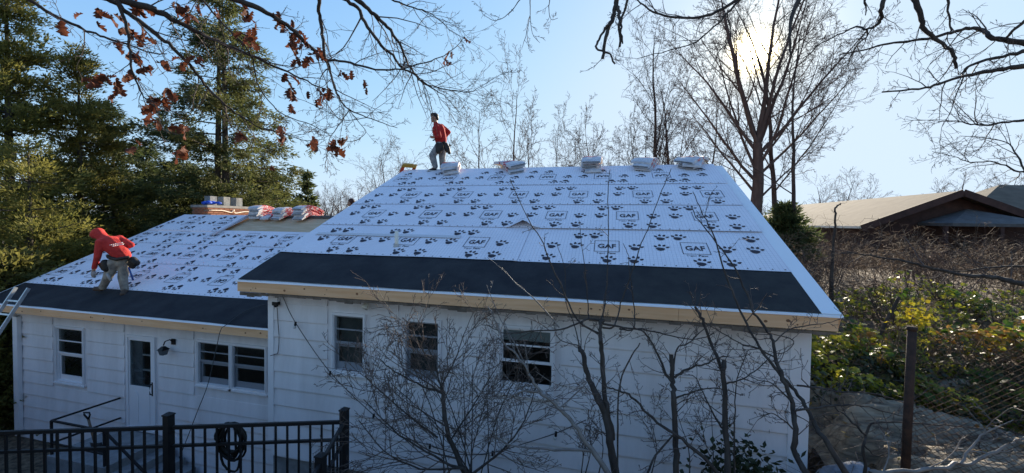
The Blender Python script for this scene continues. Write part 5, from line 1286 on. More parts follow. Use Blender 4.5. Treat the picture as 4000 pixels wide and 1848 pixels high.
mp.limb([(1960, 1030), (1890, 900), (1830, 830), (1700, 800), (1560, 790)], .014, .004, z4, 6.0, 6.6, 14, .6, pre=[RT-[0, 0, 3.0]])
mp.limb([(1130, -15), (1100, 60), (1105, 110), (1070, 150), (1020, 170), (960, 155), (880, 190), (760, 250), (650, 340)], .030, .006, z4, 5.6, 6.4, 10, .55, pre=p7)
mp.limb([(1020, 170), (1020, 210), (950, 280), (900, 400)], .014, .004, z4, 5.8, 6.2, 7, .4)
mp.limb([(1490, -10), (1500, 90), (1515, 180)], .016, .010, z4, 5.2, 5.2, 5, .5, pre=p7)
mp.limb([(1960, 110), (1880, 170), (1830, 220)], .020, .014, z4, 5.0, 5.2, 4, .5, pre=p5)
mp.limb([(630, -15), (580, 120), (570, 200), (578, 320)], .030, .010, z4, 5.0, 4.9, 4, .4, pre=[RT+[-1.5, 0, 2.2]])
mp.limb([(1010, -10), (1012, 90)], .016, .006, z4, 5.0, 5.0, 1, .3, pre=[RT+[-1.0, 0, 2.0]])
z7 = Zm(2900, 650, 1.957)
mp.limb([(2200, 905), (2060, 880), (1950, 850), (1700, 830), (1450, 780), (1300, 740), (1080, 700), (880, 665), (750, 660)], .050, .008, z7, 6.2, 7.2, 18, .7, pre=[RB+[-.1, .2, .7]])
mp.limb([(2200, 760), (1900, 770), (1650, 800), (1450, 790)], .022, .006, z7, 6.6, 7.0, 14, .7, pre=[RB+[-.1, .2, 1.0]])
mp.done('bark_dark', 'twig')
# middle top: broken limb and fine twigs hanging in
hg = Plant('hanging_limb', 'dark broken limb hanging into the top of the sky', 'branch', seed=72)
up = [np.array([1.2, 3.9, 6.5])]
hg.limb([(1210, -15), (1200, 50), (1170, 140), (1130, 260), (1110, 390)], .032, .018, z3, 4.6, 4.5, 2, .2, pre=up)
hg.limb([(1150, 165), (1090, 260), (1070, 325), (1150, 350), (1195, 425)], .015, .010, z3, 4.55, 4.5, 1, .15)
hg.limb([(1205, 45), (1222, 100), (1225, 170), (1225, 310)], .022, .015, z3, 4.6, 4.5, 1, .15)
hg.limb([(1280, -10), (1245, 110), (1235, 200), (1245, 290)], .016, .009, z3, 4.6, 4.5, 2, .25, pre=up)
hg.done('bark_dark', 'twig')
hs = Plant('locust_tree', 'sweeping bare limbs crossing the top of the sky beside the sun', 'tree', seed=73)
hs.T[0].add(spline([(3.4, 2.2, -2.6), (3.3, 2.2, .6), (3.1, 2.4, 4.0), (2.9, 3.0, 6.5)], 4), np.linspace(.2, .1, 13), 8)
tp_ = [np.array([2.95, 2.9, 6.2])]
hs.limb([(2030, -20), (1900, 60), (1780, 110), (1640, 120), (1500, 95), (1400, 50), (1330, -10)], .026, .010, z3, 6.0, 6.0, 12, .7, pre=tp_)
hs.limb([(2040, -20), (1940, 90), (1850, 180), (1700, 290), (1500, 350), (1340, 390)], .020, .005, z3, 6.2, 6.4, 12, .7, pre=tp_)
hs.limb([(1940, 90), (1960, 250), (1880, 350), (1830, 470)], .010, .004, z3, 6.2, 6.2, 8, .5)
hs.limb([(570, -10), (500, 80), (430, 130), (370, 130), (310, 90)], .008, .003, z3, 6.0, 6.0, 4, .3, pre=[np.array([-.6, 4.6, 5.6]), ])
hs.limb([(630, -10), (630, 100), (600, 240), (575, 320)], .008, .003, z3, 6.0, 6.0, 3, .25, pre=[np.array([-.4, 4.6, 5.6])])
hs.limb([(630, 100), (645, 220), (695, 285)], .005, .003, z3, 6.0, 6.0, 2, .2)
hs.limb([(760, -10), (755, 60), (770, 130), (815, 120)], .007, .003, z3, 6.0, 6.0, 4, .25, pre=[np.array([-.1, 4.6, 5.6])])
hs.T[0].add(spline([(2.9, 3.0, 6.4), (1.4, 3.8, 6.4), (.3, 4.3, 5.9), (-.6, 4.6, 5.6)], 4), np.linspace(.08, .02, 13), 6)
hs.done('bark_dark', 'twig')

# ------------------------------------------------------------------ young trees in front of the taller wall
c_sp = CFG([3.2, 2.5], [.42, .5], [55, 50], [7, 4, 3], [.14, .16, .16], [.02, .03, .02], [.5, .55], [.3, .3], [.2, .2], .0022, [.35, .5], [4, 3, 3])
def zz(p): return [(x, y) for x, y in p]
FG = 'saplings in front of the taller wall'
def sap(label, seed): return Plant('sapling', label, 'tree', FG, seed, c_sp)
def root(x, dep): 
    p = at(x, 1848, dep); return [np.array([p[0]+.05, p[1]-.05, float(gz(p[0], p[1]))-.1]), ]
A = sap('double stemmed sapling with a sawn off top in front of the open window', 81)
A.limb([(2404, 1848), (2382, 1724), (2361, 1613), (2327, 1545), (2297, 1468), (2276, 1383), (2263, 1353)], .040, .022, None, 3.9, 4.2, 12, .35, pre=root(2404, 3.9))
A.limb([(2391, 1716), (2374, 1613), (2361, 1511), (2353, 1404), (2348, 1340), (2346, 1313), (2348, 1266), (2355, 1249)], .030, .018, None, 4.0, 4.2, 9, .35)
A.limb([(2348, 1266), (2361, 1189), (2372, 1078), (2376, 950), (2377, 900), (2375, 752), (2383, 663)], .009, .004, None, 4.2, 4.7, 2, .2)
A.limb([(2344, 1304), (2254, 1249), (2195, 1121), (2152, 1035), (2122, 950), (2065, 860), (1992, 699)], .012, .004, None, 4.2, 4.7, 3, .25)
A.limb([(2350, 1255), (2301, 1245), (2230, 1275), (2165, 1290), (2080, 1292), (1985, 1302), (1940, 1290), (1900, 1268)], .012, .004, None, 4.2, 4.1, 9, .3)
A.limb([(2301, 1245), (2297, 1189), (2286, 1057), (2271, 950), (2262, 860)], .008, .003, None, 4.2, 4.5, 2, .2)
A.limb([(2355, 1280), (2400, 1275), (2425, 1185), (2459, 1091), (2506, 950), (2529, 900), (2585, 746), (2622, 659)], .010, .004, None, 4.2, 4.8, 3, .2)
A.limb([(2355, 1265), (2440, 1280), (2530, 1290), (2620, 1312), (2720, 1325), (2790, 1300)], .012, .004, None, 4.2, 4.3, 9, .3)
A.limb([(2420, 1285), (2476, 1283), (2474, 1180), (2460, 1080), (2455, 1000), (2434, 950)], .009, .003, None, 4.2, 4.6, 3, .2)
A.limb([(2263, 1353), (2240, 1260), (2210, 1180), (2205, 1050), (2175, 950)], .007, .003, None, 4.2, 4.5, 2, .2)
A.limb([(2263, 1350), (2200, 1335), (2170, 1300), (2165, 1240)], .006, .003, None, 4.2, 4.2, 3, .2)
A.limb([(2500, 1340), (2463, 1400), (2430, 1470), (2415, 1560), (2413, 1700), (2412, 1848)], .006, .009, None, 4.0, 3.8, 4, .25)
A.done('bark_dark', 'twig')
B_ = sap('pale leaning sapling slanting up to the left over the open window', 82)
B_.limb([(2374, 1848), (2310, 1754), (2254, 1677), (2207, 1617), (2156, 1566), (2105, 1524), (2071, 1472), (2058, 1442), (2002, 1370), (1968, 1340), (1945, 1280), (1920, 1224), (1905, 1198)], .027, .005, None, 3.7, 4.2, 10, .35, pre=root(2374, 3.7))
B_.limb([(2310, 1763), (2165, 1754), (2067, 1750), (1968, 1729), (1926, 1690), (1909, 1673)], .013, .005, None, 3.75, 3.7, 7, .3)
B_.limb([(2105, 1528), (2040, 1530), (1968, 1555), (1900, 1545), (1850, 1500)], .010, .004, None, 3.9, 3.9, 9, .35)
B_.limb([(2060, 1437), (2020, 1360), (1985, 1300), (1945, 1225), (1900, 1112)], .009, .003, None, 4.1, 4.4, 3, .2)
B_.limb([(2190, 1590), (2290, 1495), (2240, 1500), (2170, 1502), (2090, 1450)], .007, .003, None, 3.9, 4.0, 5, .25)
B_.limb([(2185, 1280), (2100, 1180), (2020, 1110), (1960, 1050), (1905, 1007)], .008, .003, None, 4.2, 4.6, 2, .2)
B_.done('bark_pale', 'bark_pale')
C_ = sap('straight dark sapling sawn off short between the window and the corner', 83)
C_.limb([(2641, 1848), (2639, 1703), (2632, 1553), (2628, 1489), (2622, 1387)], .032, .022, None, 3.9, 4.1, 9, .35, pre=root(2641, 3.9))
C_.limb([(2624, 1490), (2600, 1458), (2579, 1404), (2545, 1335), (2506, 1292), (2472, 1283)], .016, .006, None, 4.05, 4.2, 8, .3)
C_.limb([(2636, 1476), (2681, 1442), (2754, 1421), (2797, 1400), (2850, 1390)], .014, .005, None, 4.05, 4.1, 9, .35)
C_.limb([(2632, 1450), (2643, 1362), (2690, 1340), (2720, 1310), (2780, 1260)], .010, .004, None, 4.05, 4.2, 8, .3)
C_.limb([(2801, 1848), (2690, 1733), (2605, 1682), (2532, 1613), (2468, 1553), (2417, 1524), (2370, 1511)], .020, .007, None, 3.8, 4.0, 12, .35, pre=root(2801, 3.8))
C_.limb([(2640, 1555), (2690, 1538), (2754, 1520), (2830, 1520), (2900, 1545)], .010, .004, None, 4.0, 4.1, 8, .3)
C_.limb([(2628, 1700), (2560, 1780), (2530, 1848)], .009, .012, None, 3.95, 3.8, 4, .3)
C_.done('bark_dark', 'twig')
D_ = sap('dark sapling sawn off at the top, third trunk from the house corner', 84)
D_.limb([(2842, 1848), (2833, 1639), (2827, 1468), (2829, 1408)], .030, .022, None, 3.9, 4.1, 9, .35, pre=root(2842, 3.9))
D_.limb([(2822, 1450), (2801, 1391), (2775, 1334), (2745, 1249), (2715, 1198)], .018, .013, None, 4.1, 4.3, 6, .3)
D_.limb([(2835, 1500), (2900, 1480), (2960, 1440), (3010, 1390)], .009, .004, None, 4.05, 4.1, 9, .35)
D_.limb([(2833, 1690), (2800, 1640), (2760, 1560), (2720, 1480), (2690, 1462)], .011, .004, None, 4.0, 4.1, 8, .3)
D_.limb([(2870, 1848), (2868, 1700), (2872, 1600), (2880, 1480), (2920, 1370)], .009, .004, None, 3.9, 4.1, 8, .3)
D_.done('bark_dark', 'twig')
E_ = sap('curving sapling against the house corner with long shoots over the roof', 85)
E_.limb([(3150, 1848), (3110, 1776), (3102, 1674), (3094, 1572), (3058, 1485), (3038, 1419), (3018, 1332), (2997, 1292), (2946, 1223), (2925, 1172), (2873, 1061), (2801, 950), (2728, 860), (2700, 805)], .028, .004, None, 3.7, 4.7, 9, .4, pre=root(3150, 3.7))
E_.limb([(3304, 1848), (3227, 1725), (3186, 1664), (3156, 1598), (3104, 1526), (3040, 1450), (2977, 1373), (2930, 1290), (2880, 1180), (2840, 1080), (2778, 900), (2740, 830), (2706, 749)], .026, .004, None, 3.6, 4.7, 8, .4, pre=root(3304, 3.6))
E_.limb([(3115, 1506), (3207, 1516), (3283, 1531), (3360, 1534), (3452, 1547), (3513, 1567), (3564, 1567), (3636, 1511)], .010, .004, None, 3.8, 3.9, 8, .3)
E_.limb([(3100, 1605), (3227, 1587), (3309, 1582), (3375, 1587), (3462, 1608), (3523, 1623), (3600, 1605)], .010, .004, None, 3.75, 3.8, 8, .3)
E_.limb([(3020, 1340), (3080, 1290), (3160, 1270), (3230, 1262), (3300, 1240)], .008, .003, None, 4.0, 4.1, 6, .3)
E_.limb([(3035, 1400), (2960, 1360), (2900, 1345), (2820, 1300), (2740, 1250), (2700, 1200)], .009, .003, None, 4.0, 4.3, 7, .3)
E_.limb([(3095, 1575), (3020, 1500), (2960, 1485), (2900, 1450)], .008, .003, None, 3.9, 4.0, 8, .3)
E_.limb([(3000, 1300), (3100, 1330), (3060, 1380), (2990, 1370), (2900, 1350)], .006, .003, None, 4.1, 4.2, 6, .3)
E_.limb([(3102, 1680), (3060, 1640), (3010, 1615), (2960, 1640)], .008, .003, None, 3.8, 3.9, 8, .3)
E_.done('bark_dark', 'twig')
G_ = Plant('sapling', 'low bent sapling growing over the sunlit rock ledge', 'tree', 'saplings by the rock ledge', 86, c_sp)
G_.limb([(3378, 1848), (3375, 1751), (3380, 1695), (3401, 1659), (3462, 1649), (3564, 1651), (3697, 1662), (3861, 1677)], .016, .005, None, 3.9, 4.2, 9, .35, pre=root(3378, 3.9))
G_.limb([(3383, 1700), (3330, 1650), (3260, 1590), (3190, 1540), (3130, 1480)], .012, .005, None, 4.0, 4.2, 8, .35)
G_.limb([(3375, 1740), (3420, 1780), (3470, 1770)], .008, .003, None, 3.9, 3.9, 4, .3)
G_.done('bark_dark', 'twig')
H_ = Plant('sapling', 'pale low branch rising at the bottom right corner', 'tree', 'saplings by the rock ledge', 87, c_sp)
H_.limb([(3400, 1850), (3452, 1846), (3615, 1835), (3769, 1812), (3871, 1771), (3953, 1733), (4020, 1700)], .020, .007, None, 3.0, 3.1, 7, .35)
H_.limb([(3750, 1812), (3800, 1740), (3850, 1690), (3960, 1640)], .010, .004, None, 3.05, 3.1, 5, .3)
H_.done('bark_pale', 'bark_pale')

# dense twiggy shrub in front of the second window
M['twig_shrub'] = mat('brown_shrub_twig', (.075,.055,.045), .75, (.15,.11,.088), 7)
c_sh = CFG([5.0, 3.4, 1.7], [.66, .52, .45], [34, 42, 45], [9, 6, 3, 2], [.07, .11, .13, .14], [.03, .02, .01, .0], [.5, .55, .5], [.35, .3, .3], [.2, .15, .15], .0024, [.3, .4, .5], [5, 3, 3, 3])
shb = Plant('shrub', 'dense bare twiggy shrub in front of the second window', 'shrub', None, 90, c_sh)
shb.limb([(1818, 1848), (1754, 1703), (1733, 1579), (1724, 1511)], .030, .018, None, 4.1, 4.3, 10, .75, pre=root(1818, 4.1))
shb.limb([(1724, 1535), (1626, 1498), (1540, 1450), (1480, 1400)], .012, .004, None, 4.3, 4.2, 8, .5)
shb.limb([(1710, 1710), (1583, 1613), (1476, 1520), (1425, 1468)], .012, .004, None, 4.2, 4.1, 10, .6)
shb.limb([(1724, 1511), (1770, 1420), (1800, 1340), (1850, 1220)], .010, .003, None, 4.3, 4.3, 8, .5)
shb.limb([(1760, 1720), (1840, 1600), (1900, 1500), (1960, 1400)], .010, .003, None, 4.2, 4.3, 9, .6)
shb.limb([(1830, 1848), (1700, 1780), (1560, 1700), (1420, 1560)], .014, .004, None, 4.0, 3.9, 12, .6, pre=root(1830, 4.0))
shb.limb([(1810, 1830), (1640, 1830), (1500, 1760), (1400, 1640)], .012, .004, None, 4.0, 3.9, 10, .6)
shb.limb([(1850, 1848), (1960, 1760), (2050, 1640), (2100, 1500)], .014, .004, None, 4.0, 4.0, 12, .6, pre=root(1850, 4.0))
shb.limb([(1724, 1520), (1690, 1400), (1640, 1300), (1570, 1240)], .008, .003, None, 4.3, 4.3, 8, .5)
for i in range(9):
    x0 = 1780+shb.rnd.uniform(-120, 160); x1 = x0+shb.rnd.uniform(-330, 330); y1 = shb.rnd.uniform(1250, 1600)
    shb.limb([(x0, 1848), ((x0*2+x1)/3, 1848-(1848-y1)*.45), (x1, y1)], .008, .003, None, 4.1+shb.rnd.uniform(-.3, .3), 4.1+shb.rnd.uniform(-.3, .3), 7, .5, pre=root(x0, 4.0))
for i in range(6):
    x0 = 2500+shb.rnd.uniform(-350, 350)
    shb.limb([(x0, 1848), (x0+shb.rnd.uniform(-20, 20), 1750), (x0+shb.rnd.uniform(-60, 60), 1600)], .008, .003, None, 4.3, 4.5, 4, .4, pre=root(x0, 4.3))
shb.done('bark_dark', 'twig_shrub')

# ------------------------------------------------------------------ right hand slope: brush, ivy, rocks, chain link
rn = np.random.RandomState(101); T = Tubes(); rnd = random.Random(102)
cnt = 0
while cnt < 5200:
    x = rnd.uniform(2.8, 24); y = rnd.uniform(8.6, 26)
    if x < 3.4 and y < 16.5 and x < 2.9: continue
    if y < 10.8+.08*x and rnd.random() < .9: continue
    g = float(gz(x, y)); h = (.35+.65*float(sm(10.0, 14, y)))*rnd.uniform(.4, 1.25)*(.55+.5*math.sin(x*1.3+.7*y)+.45*math.sin(x*2.9-y*1.7+1)+(.5 if x < 5 else 0)); h = max(.15, h)*(1.0 if y < 20 else 1.5)*(1 if x > 3.5 else .8)
    p = np.array([x, y, g-.05]); a = rnd.uniform(0, 6.28); l = rnd.uniform(.2, .9)
    q = p+[math.cos(a)*l*.4, math.sin(a)*l*.4, h*.75]; r = p+[math.cos(a)*l, math.sin(a)*l, h*rnd.uniform(.7, 1.05)]; e = r+np.array([math.cos(a)*.3, math.sin(a)*.3, rnd.uniform(-.3, .1)])
    S = spline([p, q, r, e], 2); T.add(S, np.linspace(rnd.uniform(.004, .012), .003, len(S)), 3); cnt += 1
    for k in range(2):
        b = S[rnd.randrange(2, len(S))]; T.add([b, b+[rnd.gauss(0, .12), rnd.gauss(0, .12), rnd.uniform(0, .2)], b+[rnd.gauss(0, .28), rnd.gauss(0, .28), rnd.uniform(.0, .35)]], [.005, .004, .002], 3)
o = link('brush', T.mesh('brush'), M['brush']); tag(o, 'tangle of dry brown brush covering the slope below the neighbouring house', 'brush', None, 'stuff')
c_bb = CFG([7, 5, 3], [.6, .5, .5], [30, 40, 42], [7, 5, 3, 2], [.08, .12, .14, .14], [.05, .03, .02, .0], [.5, .55, .5], [.3, .3, .3], [.15, .15, .15], .003, [.3, .4, .5], [4, 3, 3, 3])
bl_names = ['beside the gable rake', 'below the snag', 'before the long tan roof', 'under the brown gable', 'before the porch', 'at the foot of the porch posts', 'at the edge of the ivy', 'behind the yellow vine', 'beyond the ivy near the wing']
for i, (bx_, by_) in enumerate(((3.6, 10.2), (4.6, 11.6), (6.0, 13.0), (8.4, 12.6), (10.5, 13.5), (12.6, 14.6), (7.2, 10.6), (5.6, 9.8), (11.4, 11.2))):
    b_ = Plant('bare_bush', 'bare brown bush '+bl_names[i], 'bush', 'bare bushes on the slope', 200+i, c_bb); g_ = float(gz(bx_, by_)); b_.t.location = (bx_, by_, g_)
    for k in range(6):
        a_ = rnd.uniform(0, 6.28); grow([b_.T[0], b_.T[1]], np.array([bx_+.1*math.cos(a_), by_+.1*math.sin(a_), g_-.1]), nrmv(np.array([.5*math.cos(a_), .5*math.sin(a_), 1.0])), rnd.uniform(.9, 1.5), .014, 0, rnd, c_bb)
    two(b_.t, b_.T, M['twig'], M['twig_red'], 'stem', 'twigs')
# clinging dead leaves and seed heads in the brush
N = 9000; x = rn.uniform(2.9, 22, N); y = rn.uniform(10.5, 24, N); C = np.stack([x, y, gz(x, y)+rn.uniform(.02, 1.0, N)*(.35+.65*sm(10.5, 16, y))], 1)
Dv = unit(rn.randn(N, 3)); V, Q = leafquads(C, Dv, unit(np.cross(Dv, rn.randn(N, 3))), rn.uniform(.04, .10, N), rn.uniform(.02, .05, N))
o = link('dead_leaves', quadmesh('dead_leaves', V, Q), M['brush']); tag(o, 'dead leaves caught in the brown brush', 'leaves', None, 'stuff')
# ivy bank
def ivy_leaves(N, x0, x1, y0, y1, hh, seed, l=(.05, .10)):
    rn = np.random.RandomState(seed); x = rn.uniform(x0, x1, N); y = rn.uniform(y0, y1, N)
    bump = .20*np.sin(x*1.9+1)+.16*np.sin(y*3.1+x)+.10*np.sin(x*5+y*4)
    C = np.stack([x, y, gz(x, y)+hh+bump+rn.uniform(-.22, .10, N)], 1)
    pt = np.sin(x*2.6+2*np.sin(y*1.7))+np.sin(y*3.7+1.3*np.sin(x*2.1)+1); C = C[pt > -.75]; N = len(C)
    nz = unit(np.stack([rn.randn(N)*.5, -.4+rn.randn(N)*.5, np.ones(N)], 1)); d = unit(np.cross(nz, rn.randn(N, 3))); s = np.cross(nz, d)
    L = rn.uniform(*l, N)[:, None]; V = np.empty((N, 6, 3))
    for i, (a, b, c) in enumerate(((-.5, 0, 0), (-.35, .42, .10), (.05, .50, .12), (.55, 0, -.06), (.05, -.50, .12), (-.35, -.42, .10))): V[:, i] = C+L*(a*d+b*s+c*nz)
    i = np.arange(N)[:, None]*6
    return V.reshape(-1, 3), np.vstack([i+np.array([[0, 1, 2, 3]]), i+np.array([[0, 3, 4, 5]])])
V, Q = ivy_leaves(8500, 2.95, 11.5, 7.45, 12.0, .24, 111, (.06, .13))
o = link('ivy', quadmesh('ivy', V, Q), M['ivy']); tag(o, 'yellow green ivy cascading over the bank behind the rusty post', 'ivy', None, 'stuff')
V, Q = ivy_leaves(4200, 3.0, 9.5, 6.9, 8.0, .34, 114, (.06, .12))
o = link('ivy', quadmesh('ivy', V, Q), M['ivy']); tag(o, 'ivy trails hanging down the face of the bank', 'ivy', None, 'stuff')
V, Q = ivy_leaves(4200, 4.3, 11.0, 6.9, 9.0, .18, 112, (.06, .12))
o = link('ivy', quadmesh('ivy', V, Q), M['ivy_brown']); tag(o, 'browning ivy leaves low on the bank', 'ivy', None, 'stuff')
V, Q = ivy_leaves(2200, 5.8, 9.5, 5.0, 7.2, .08, 113)
o = link('leaf_litter', quadmesh('leaf_litter', V, Q), M['ivy_brown']); tag(o, 'fallen leaves scattered in front of the ivy bank', 'leaves', None, 'stuff')
rn = np.random.RandomState(77); N = 6500; x = rn.uniform(2.8, 9.0, N); y = rn.uniform(6.75, 8.0, N); C = np.stack([x, y, np.maximum(gz(x, y), np.where(x < 6, -2.62, -2.9))+rn.uniform(.0, .55, N)*rn.rand(N)], 1); Dv = unit(rn.randn(N, 3)); V, Q = leafquads(C, Dv, unit(np.cross(Dv, rn.randn(N, 3))), rn.uniform(.05, .12, N), rn.uniform(.03, .07, N))  # dark leaf faces added to give the hollow its overhang shade
o = link('shade_leaves', quadmesh('shade_leaves', V, Q), M['bush']); tag(o, 'dark leaves put in as the shade of the hollow below the ivy bank', 'shade_leaves', None, 'stuff')
T = Tubes(); rnd = random.Random(404)
for i in range(900):
    x = rnd.uniform(2.9, 11); y = rnd.uniform(7.6, 11.0); z = float(gz(x, y)); a = rnd.uniform(0, 6.28); l = rnd.uniform(.2, .8); h = rnd.uniform(.25, .75); p = np.array([x, y, z]); d = np.array([math.cos(a), math.sin(a), 0])*l
    S = spline([p, p+d*.4+[0, 0, h*.8], p+d+[0, 0, h*rnd.uniform(.5, 1.0)]], 3); S = S+np.array([[rnd.gauss(0, .012) for _ in range(3)] for _ in S]); T.add(S, np.linspace(rnd.uniform(.004, .008), .002, len(S)), 3)
o = link('vine_stems', T.mesh('vine_stems'), M['brush']); tag(o, 'dry brown vine stems poking out of the ivy bank', 'vines', None, 'stuff')
# yellow vine clump on top of the bank
c = at(3570, 1245, 7.0); N = 160; rn = np.random.RandomState(5); C = c+rn.randn(N, 3)*[.12, .12, .13]; Dv = unit(rn.randn(N, 3)); V, Q = leafquads(C, Dv, unit(np.cross(Dv, rn.randn(N, 3))), rn.uniform(.06, .11, N), rn.uniform(.05, .08, N))
vn = thing('vine', 'bright yellow vine clump rising behind the rusty post', 'vine', (c[0], c[1], float(gz(c[0], c[1]))))
link('leaves', quadmesh('leaves', V, Q), mat('yellow_vine_leaf', (.50,.36,.02), .5, (.42,.40,.05), 6, trans=.5), vn)
m = MB(); m.tube([(c[0], c[1], float(gz(c[0], c[1]))-.1), c-[.05, 0, .1], c+[0, 0, .12]], [.015, .01, .005], 6); m.obj('stem', M['twig'], vn)
# rock ledge
def rock(label, c, s, seed, material, rot=0, tilt=0, lay=6):
    rn = np.random.RandomState(seed); n, mm = 72, 40; V = []
    ph = rn.rand(10)*6.28
    for j in range(mm+1):
        th = math.pi*j/mm
        for i in range(n):
            a = 2*math.pi*i/n; v = np.array([math.sin(th)*math.cos(a), math.sin(th)*math.sin(a), math.cos(th)])
            r = 1+.13*math.sin(3*a+ph[0]+2*v[2])+.10*math.sin(5*v[0]+ph[1])*math.cos(4*v[1]+ph[2])+.05*math.sin(11*v[0]+7*v[1]+ph[3])
            v = v*r; v[2] = v[2]+.10*(round(v[2]*lay+.6*v[0]+.4*math.sin(5*v[1]))/lay-v[2]); V.append(v)
    V = np.sign(V)*np.abs(V)**.8*np.array(s); V = V+rn.randn(*V.shape)*.008; V[:, 2] += .05*np.sin(V[:, 1]*9+V[:, 0]*1.5+ph[4])*np.abs(np.sin(V[:, 0]*2.1+ph[5]))+.025*np.sin(V[:, 1]*23+V[:, 0]*3+ph[6])
    ct, st_ = math.cos(tilt), math.sin(tilt); V = V@np.array([[1, 0, 0], [0, ct, st_], [0, -st_, ct]]); cr, sr = math.cos(rot), math.sin(rot); V = V@np.array([[cr, sr, 0], [-sr, cr, 0], [0, 0, 1]])+np.array(c)
    i = np.arange(mm)[:, None]*n+np.arange(n)[None, :]; k = np.arange(mm)[:, None]*n+(np.arange(n)[None, :]+1) % n
    o = link('rock', quadmesh('rock', V, np.stack([i, i+n, k+n, k], -1).reshape(-1, 4), False), material); tag(o, label, 'rock', 'rocks beside the house')
def ledge(label, x0, x1, y0, y1, zt, seed, material):
    """outcrop with tilted strata that break off in steps"""
    rn = np.random.RandomState(seed); nx, ny = 130, 90
    X, Y = np.meshgrid(np.linspace(x0, x1, nx), np.linspace(y0, y1, ny)); U = (X-x0)/(x1-x0); V_ = (Y-y0)/(y1-y0)
    def fb(X, Y, f, o=5):
        z = 0; a = 1.0
        for i in range(o):
            p = rn.rand(4)*6.28; t = rn.uniform(-.5, .5); z = z+a*np.sin(f*(X*math.cos(t)*.45+Y*math.sin(t)*1.2)+p[0])*np.sin(f*(Y*1.25-X*.22*math.sin(t+1))+p[1]); a *= .55; f *= 1.93
        return z
    e = np.minimum(np.minimum(U, 1-U)*6, np.minimum(V_, 1-V_)*5); e = np.clip(e+.35*fb(X, Y, 3.0, 3), 0, 1); e = e*e*(3-2*e)
    h = .16*fb(X, Y, 2.2)+.10*Y-.04*X; k = 14.0; q = h*k; h = (np.floor(q)+np.clip((q-np.floor(q))*2.6, 0, 1)**2)/k
    Z = zt-.55+.55*e+h-h.mean()+.012*fb(X, Y, 17, 4)
    W = np.stack([X+.03*fb(X, Y, 6, 3), Y+.03*fb(X, Y, 7, 3), Z], -1).reshape(-1, 3)
    i = np.arange(ny-1)[:, None]*nx+np.arange(nx-1)[None, :]
    o = link('rock', quadmesh('rock', W, np.stack([i, i+1, i+nx+1, i+nx], -1).reshape(-1, 4), False), material); tag(o, label, 'rock', 'rocks beside the house')
ledge('sunlit layered rock ledge beyond the house corner', 2.7, 6.0, 4.9, 7.3, -2.62, 3, M['rock'])
ledge('low ledge running out under the chain link', 5.3, 8.6, 4.3, 6.9, -2.78, 5, M['rock'])
rock('bluish grey rock at the foot of the house corner', (2.75, 5.25, -3.18), (.55, .42, .36), 2, M['rock_grey'], .3, .2, 7)
rock('long shaded ledge beneath the ivy at the back', (4.6, 7.55, -2.95), (2.0, .42, .50), 3, M['rock'], -.05, .1, 8)
rn = np.random.RandomState(44); N = 260; x = rn.uniform(2.9, 6.5, N); y = rn.uniform(5.2, 7.6, N); C = np.stack([x, y, np.full(N, -2.64)+rn.uniform(-.06, .06, N)], 1); Dv = unit(rn.randn(N, 3)*[1, 1, .25])
V, Q = leafquads(C, Dv, unit(np.cross(Dv, [0, 0.1, 1.0])), rn.uniform(.05, .13, N), rn.uniform(.03, .06, N))
o = link('fallen_leaves', quadmesh('fallen_leaves', V, Q), M['ivy_brown']); tag(o, 'dry leaves fallen on the sunlit rock ledge', 'leaves', None, 'stuff')
rn = np.random.RandomState(45); N = 8000; x = rn.uniform(2.5, 9.5, N); y = rn.uniform(3.4, 8.2, N); C = np.stack([x, y, gz(x, y)+rn.uniform(.01, .05, N)], 1); Dv = unit(rn.randn(N, 3)*[1, 1, .3])
V, Q = leafquads(C, Dv, unit(np.cross(Dv, unit(rn.randn(N, 3)*.3+[0, 0, 1.0]))), rn.uniform(.04, .11, N), rn.uniform(.02, .06, N))
o = link('ground_litter', quadmesh('ground_litter', V, Q), mat('dry_litter_leaf', (.06,.038,.024), .8, (.24,.155,.085), 6)); tag(o, 'dry brown leaf litter over the ground by the rocks', 'leaves', None, 'stuff')
T = Tubes(); rnd = random.Random(303)
for i in range(420):
    x = rnd.uniform(2.8, 9.0); y = rnd.uniform(4.2, 6.9); z = float(gz(x, y))-.02; a = rnd.uniform(0, 6.28); l = rnd.uniform(.3, 1.1); h = rnd.uniform(.10, .38); p = np.array([x, y, z]); d = np.array([math.cos(a), math.sin(a), 0])*l
    S = spline([p, p+d*.3+[0, 0, h], p+d*.7+[0, 0, h*rnd.uniform(.8, 1.2)], p+d+[0, 0, h*rnd.uniform(.1, .9)]], 3); S = S+np.array([[rnd.gauss(0, .012) for _ in range(3)] for _ in S]); T.add(S, np.linspace(rnd.uniform(.004, .009), .002, len(S)), 3)
    for k in range(3):
        b = S[rnd.randrange(2, len(S))]; T.add([b, b+[rnd.gauss(0, .07), rnd.gauss(0, .07), rnd.uniform(0, .12)], b+[rnd.gauss(0, .16), rnd.gauss(0, .16), rnd.uniform(.0, .2)]], [.0035, .003, .0015], 3)
o = link('brambles', T.mesh('brambles'), M['twig']); tag(o, 'thin bare brambles tangled over the rocks by the house corner', 'brambles', None, 'stuff')
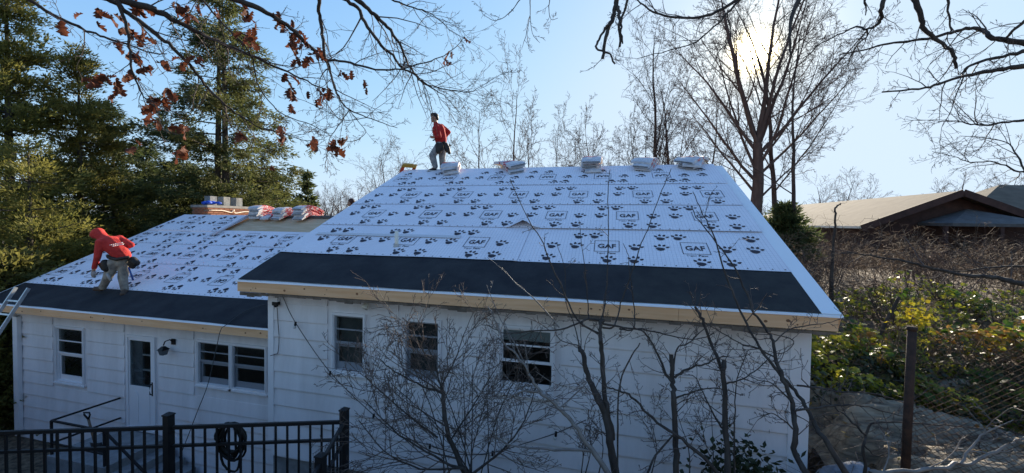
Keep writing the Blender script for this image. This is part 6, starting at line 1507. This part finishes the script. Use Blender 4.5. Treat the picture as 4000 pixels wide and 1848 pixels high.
# dark leafy bush by the corner
c = at(2900, 1800, 4.4); rn = np.random.RandomState(9); N = 700; C = c+rn.randn(N, 3)*[.22, .16, .16]+[0, 0, -.15]; Dv = unit(rn.randn(N, 3)); V, Q = leafquads(C, Dv, unit(np.cross(Dv, rn.randn(N, 3))), rn.uniform(.05, .11, N), rn.uniform(.03, .06, N))
bs = thing('bush', 'small dark leafy bush at the foot of the wall near the corner', 'bush', (c[0], c[1], float(gz(c[0], c[1]))))
link('foliage', quadmesh('foliage', V, Q), M['bush'], bs)
m = MB()
for i in range(5): m.tube([(c[0]+.03*i-.06, c[1], float(gz(c[0], c[1]))-.1), c+rn.randn(3)*[.15, .1, .08]], [.012, .005], 5)
m.obj('stem', M['twig'], bs)
# snag and leaning post stubs
sn = Plant('dead_snag', 'broken dead snag standing in the brush before the tan roof', 'snag', None, 92, c_sp)
b = at(3255, 1010, 9.5)
sn.limb([(690, 680), (697, 560), (707, 480), (710, 380), (712, 320), (735, 298), (752, 285)], .032, .016, z7, 9.6, 9.6, 3, .3, pre=[np.array([b[0], b[1], float(gz(b[0], b[1]))-.2])])
sn.done('bark_dark', 'twig')
lg = Plant('leaning_stake', 'thin dark stake leaning in the ivy beside the gable', 'stake', None, 93, c_sp)
a = at(3425, 1330, 7.6); lg.T[0].add([np.array([a[0]-.15, a[1], float(gz(a[0], a[1]))-.1]), a, at(3470, 1240, 7.6), at(3513, 1160, 7.6)], [.035, .033, .03, .028], 8)
link('limb', lg.T[0].mesh('limb'), M['bark_dark'], lg.t)
# chain link fence with rusty post
cl = thing('chain_link_fence', 'rusty chain link fence with one thick post in front of the ivy', 'fence', tuple(at(3540, 1848, 3.4)))
pt, pb = at(3563, 1282, 3.4), at(3536, 1848, 3.4); dd = pb-pt
m = MB(); m.tube([pt, pt+dd*1.25], .031, 14); po = m.obj('post', M['rust'], cl)
m = MB(); m.tube([pt+[0, 0, -.02], pt+[0, 0, .012]], .035, 14); m.obj('post_cap', M['rust'], po)
ee = at(4150, 1262, 2.9); T = Tubes(); ux = ee-pt; ux[2] = 0; Lc = np.linalg.norm(ux); ux /= Lc; s_ = .05; nrows = 30; rnd = random.Random(6)
ncol = int(Lc/s_)+1
for k in range(ncol):
    for ph in (0, 1):
        P = []
        for j in range(nrows):
            sag = -.02-.03*math.sin(k*.21); x = (k+(.5 if (j+ph) % 2 else -.5)*.98+.5)*s_; P.append(pt+ux*x+np.array([0, 0, sag-j*s_*.98])+np.array([-ux[1], ux[0], 0])*(.008*math.sin(k*.5+j*.3)+(.002 if ph else -.002)))
        T.add(P, np.full(nrows, .0028), 3)
for j in range(10):   # frayed wire ends on the near side of the post
    p = pb+(pt-pb)*(.02+.035*j); T.add(spline([p, p+np.array([-.03, 0, .01])*1.0, p+np.array([-.05-.01*(j % 3), -.02, -.015]), p+np.array([-.03, -.03, -.05])], 3), np.full(10, .0018), 3)
o = link('wire_mesh', T.mesh('wire_mesh'), M['rust'], cl); o['kind'] = 'stuff'
print('tris', sum(len(o.data.polygons) for o in bpy.data.objects if o.type == 'MESH')*2)
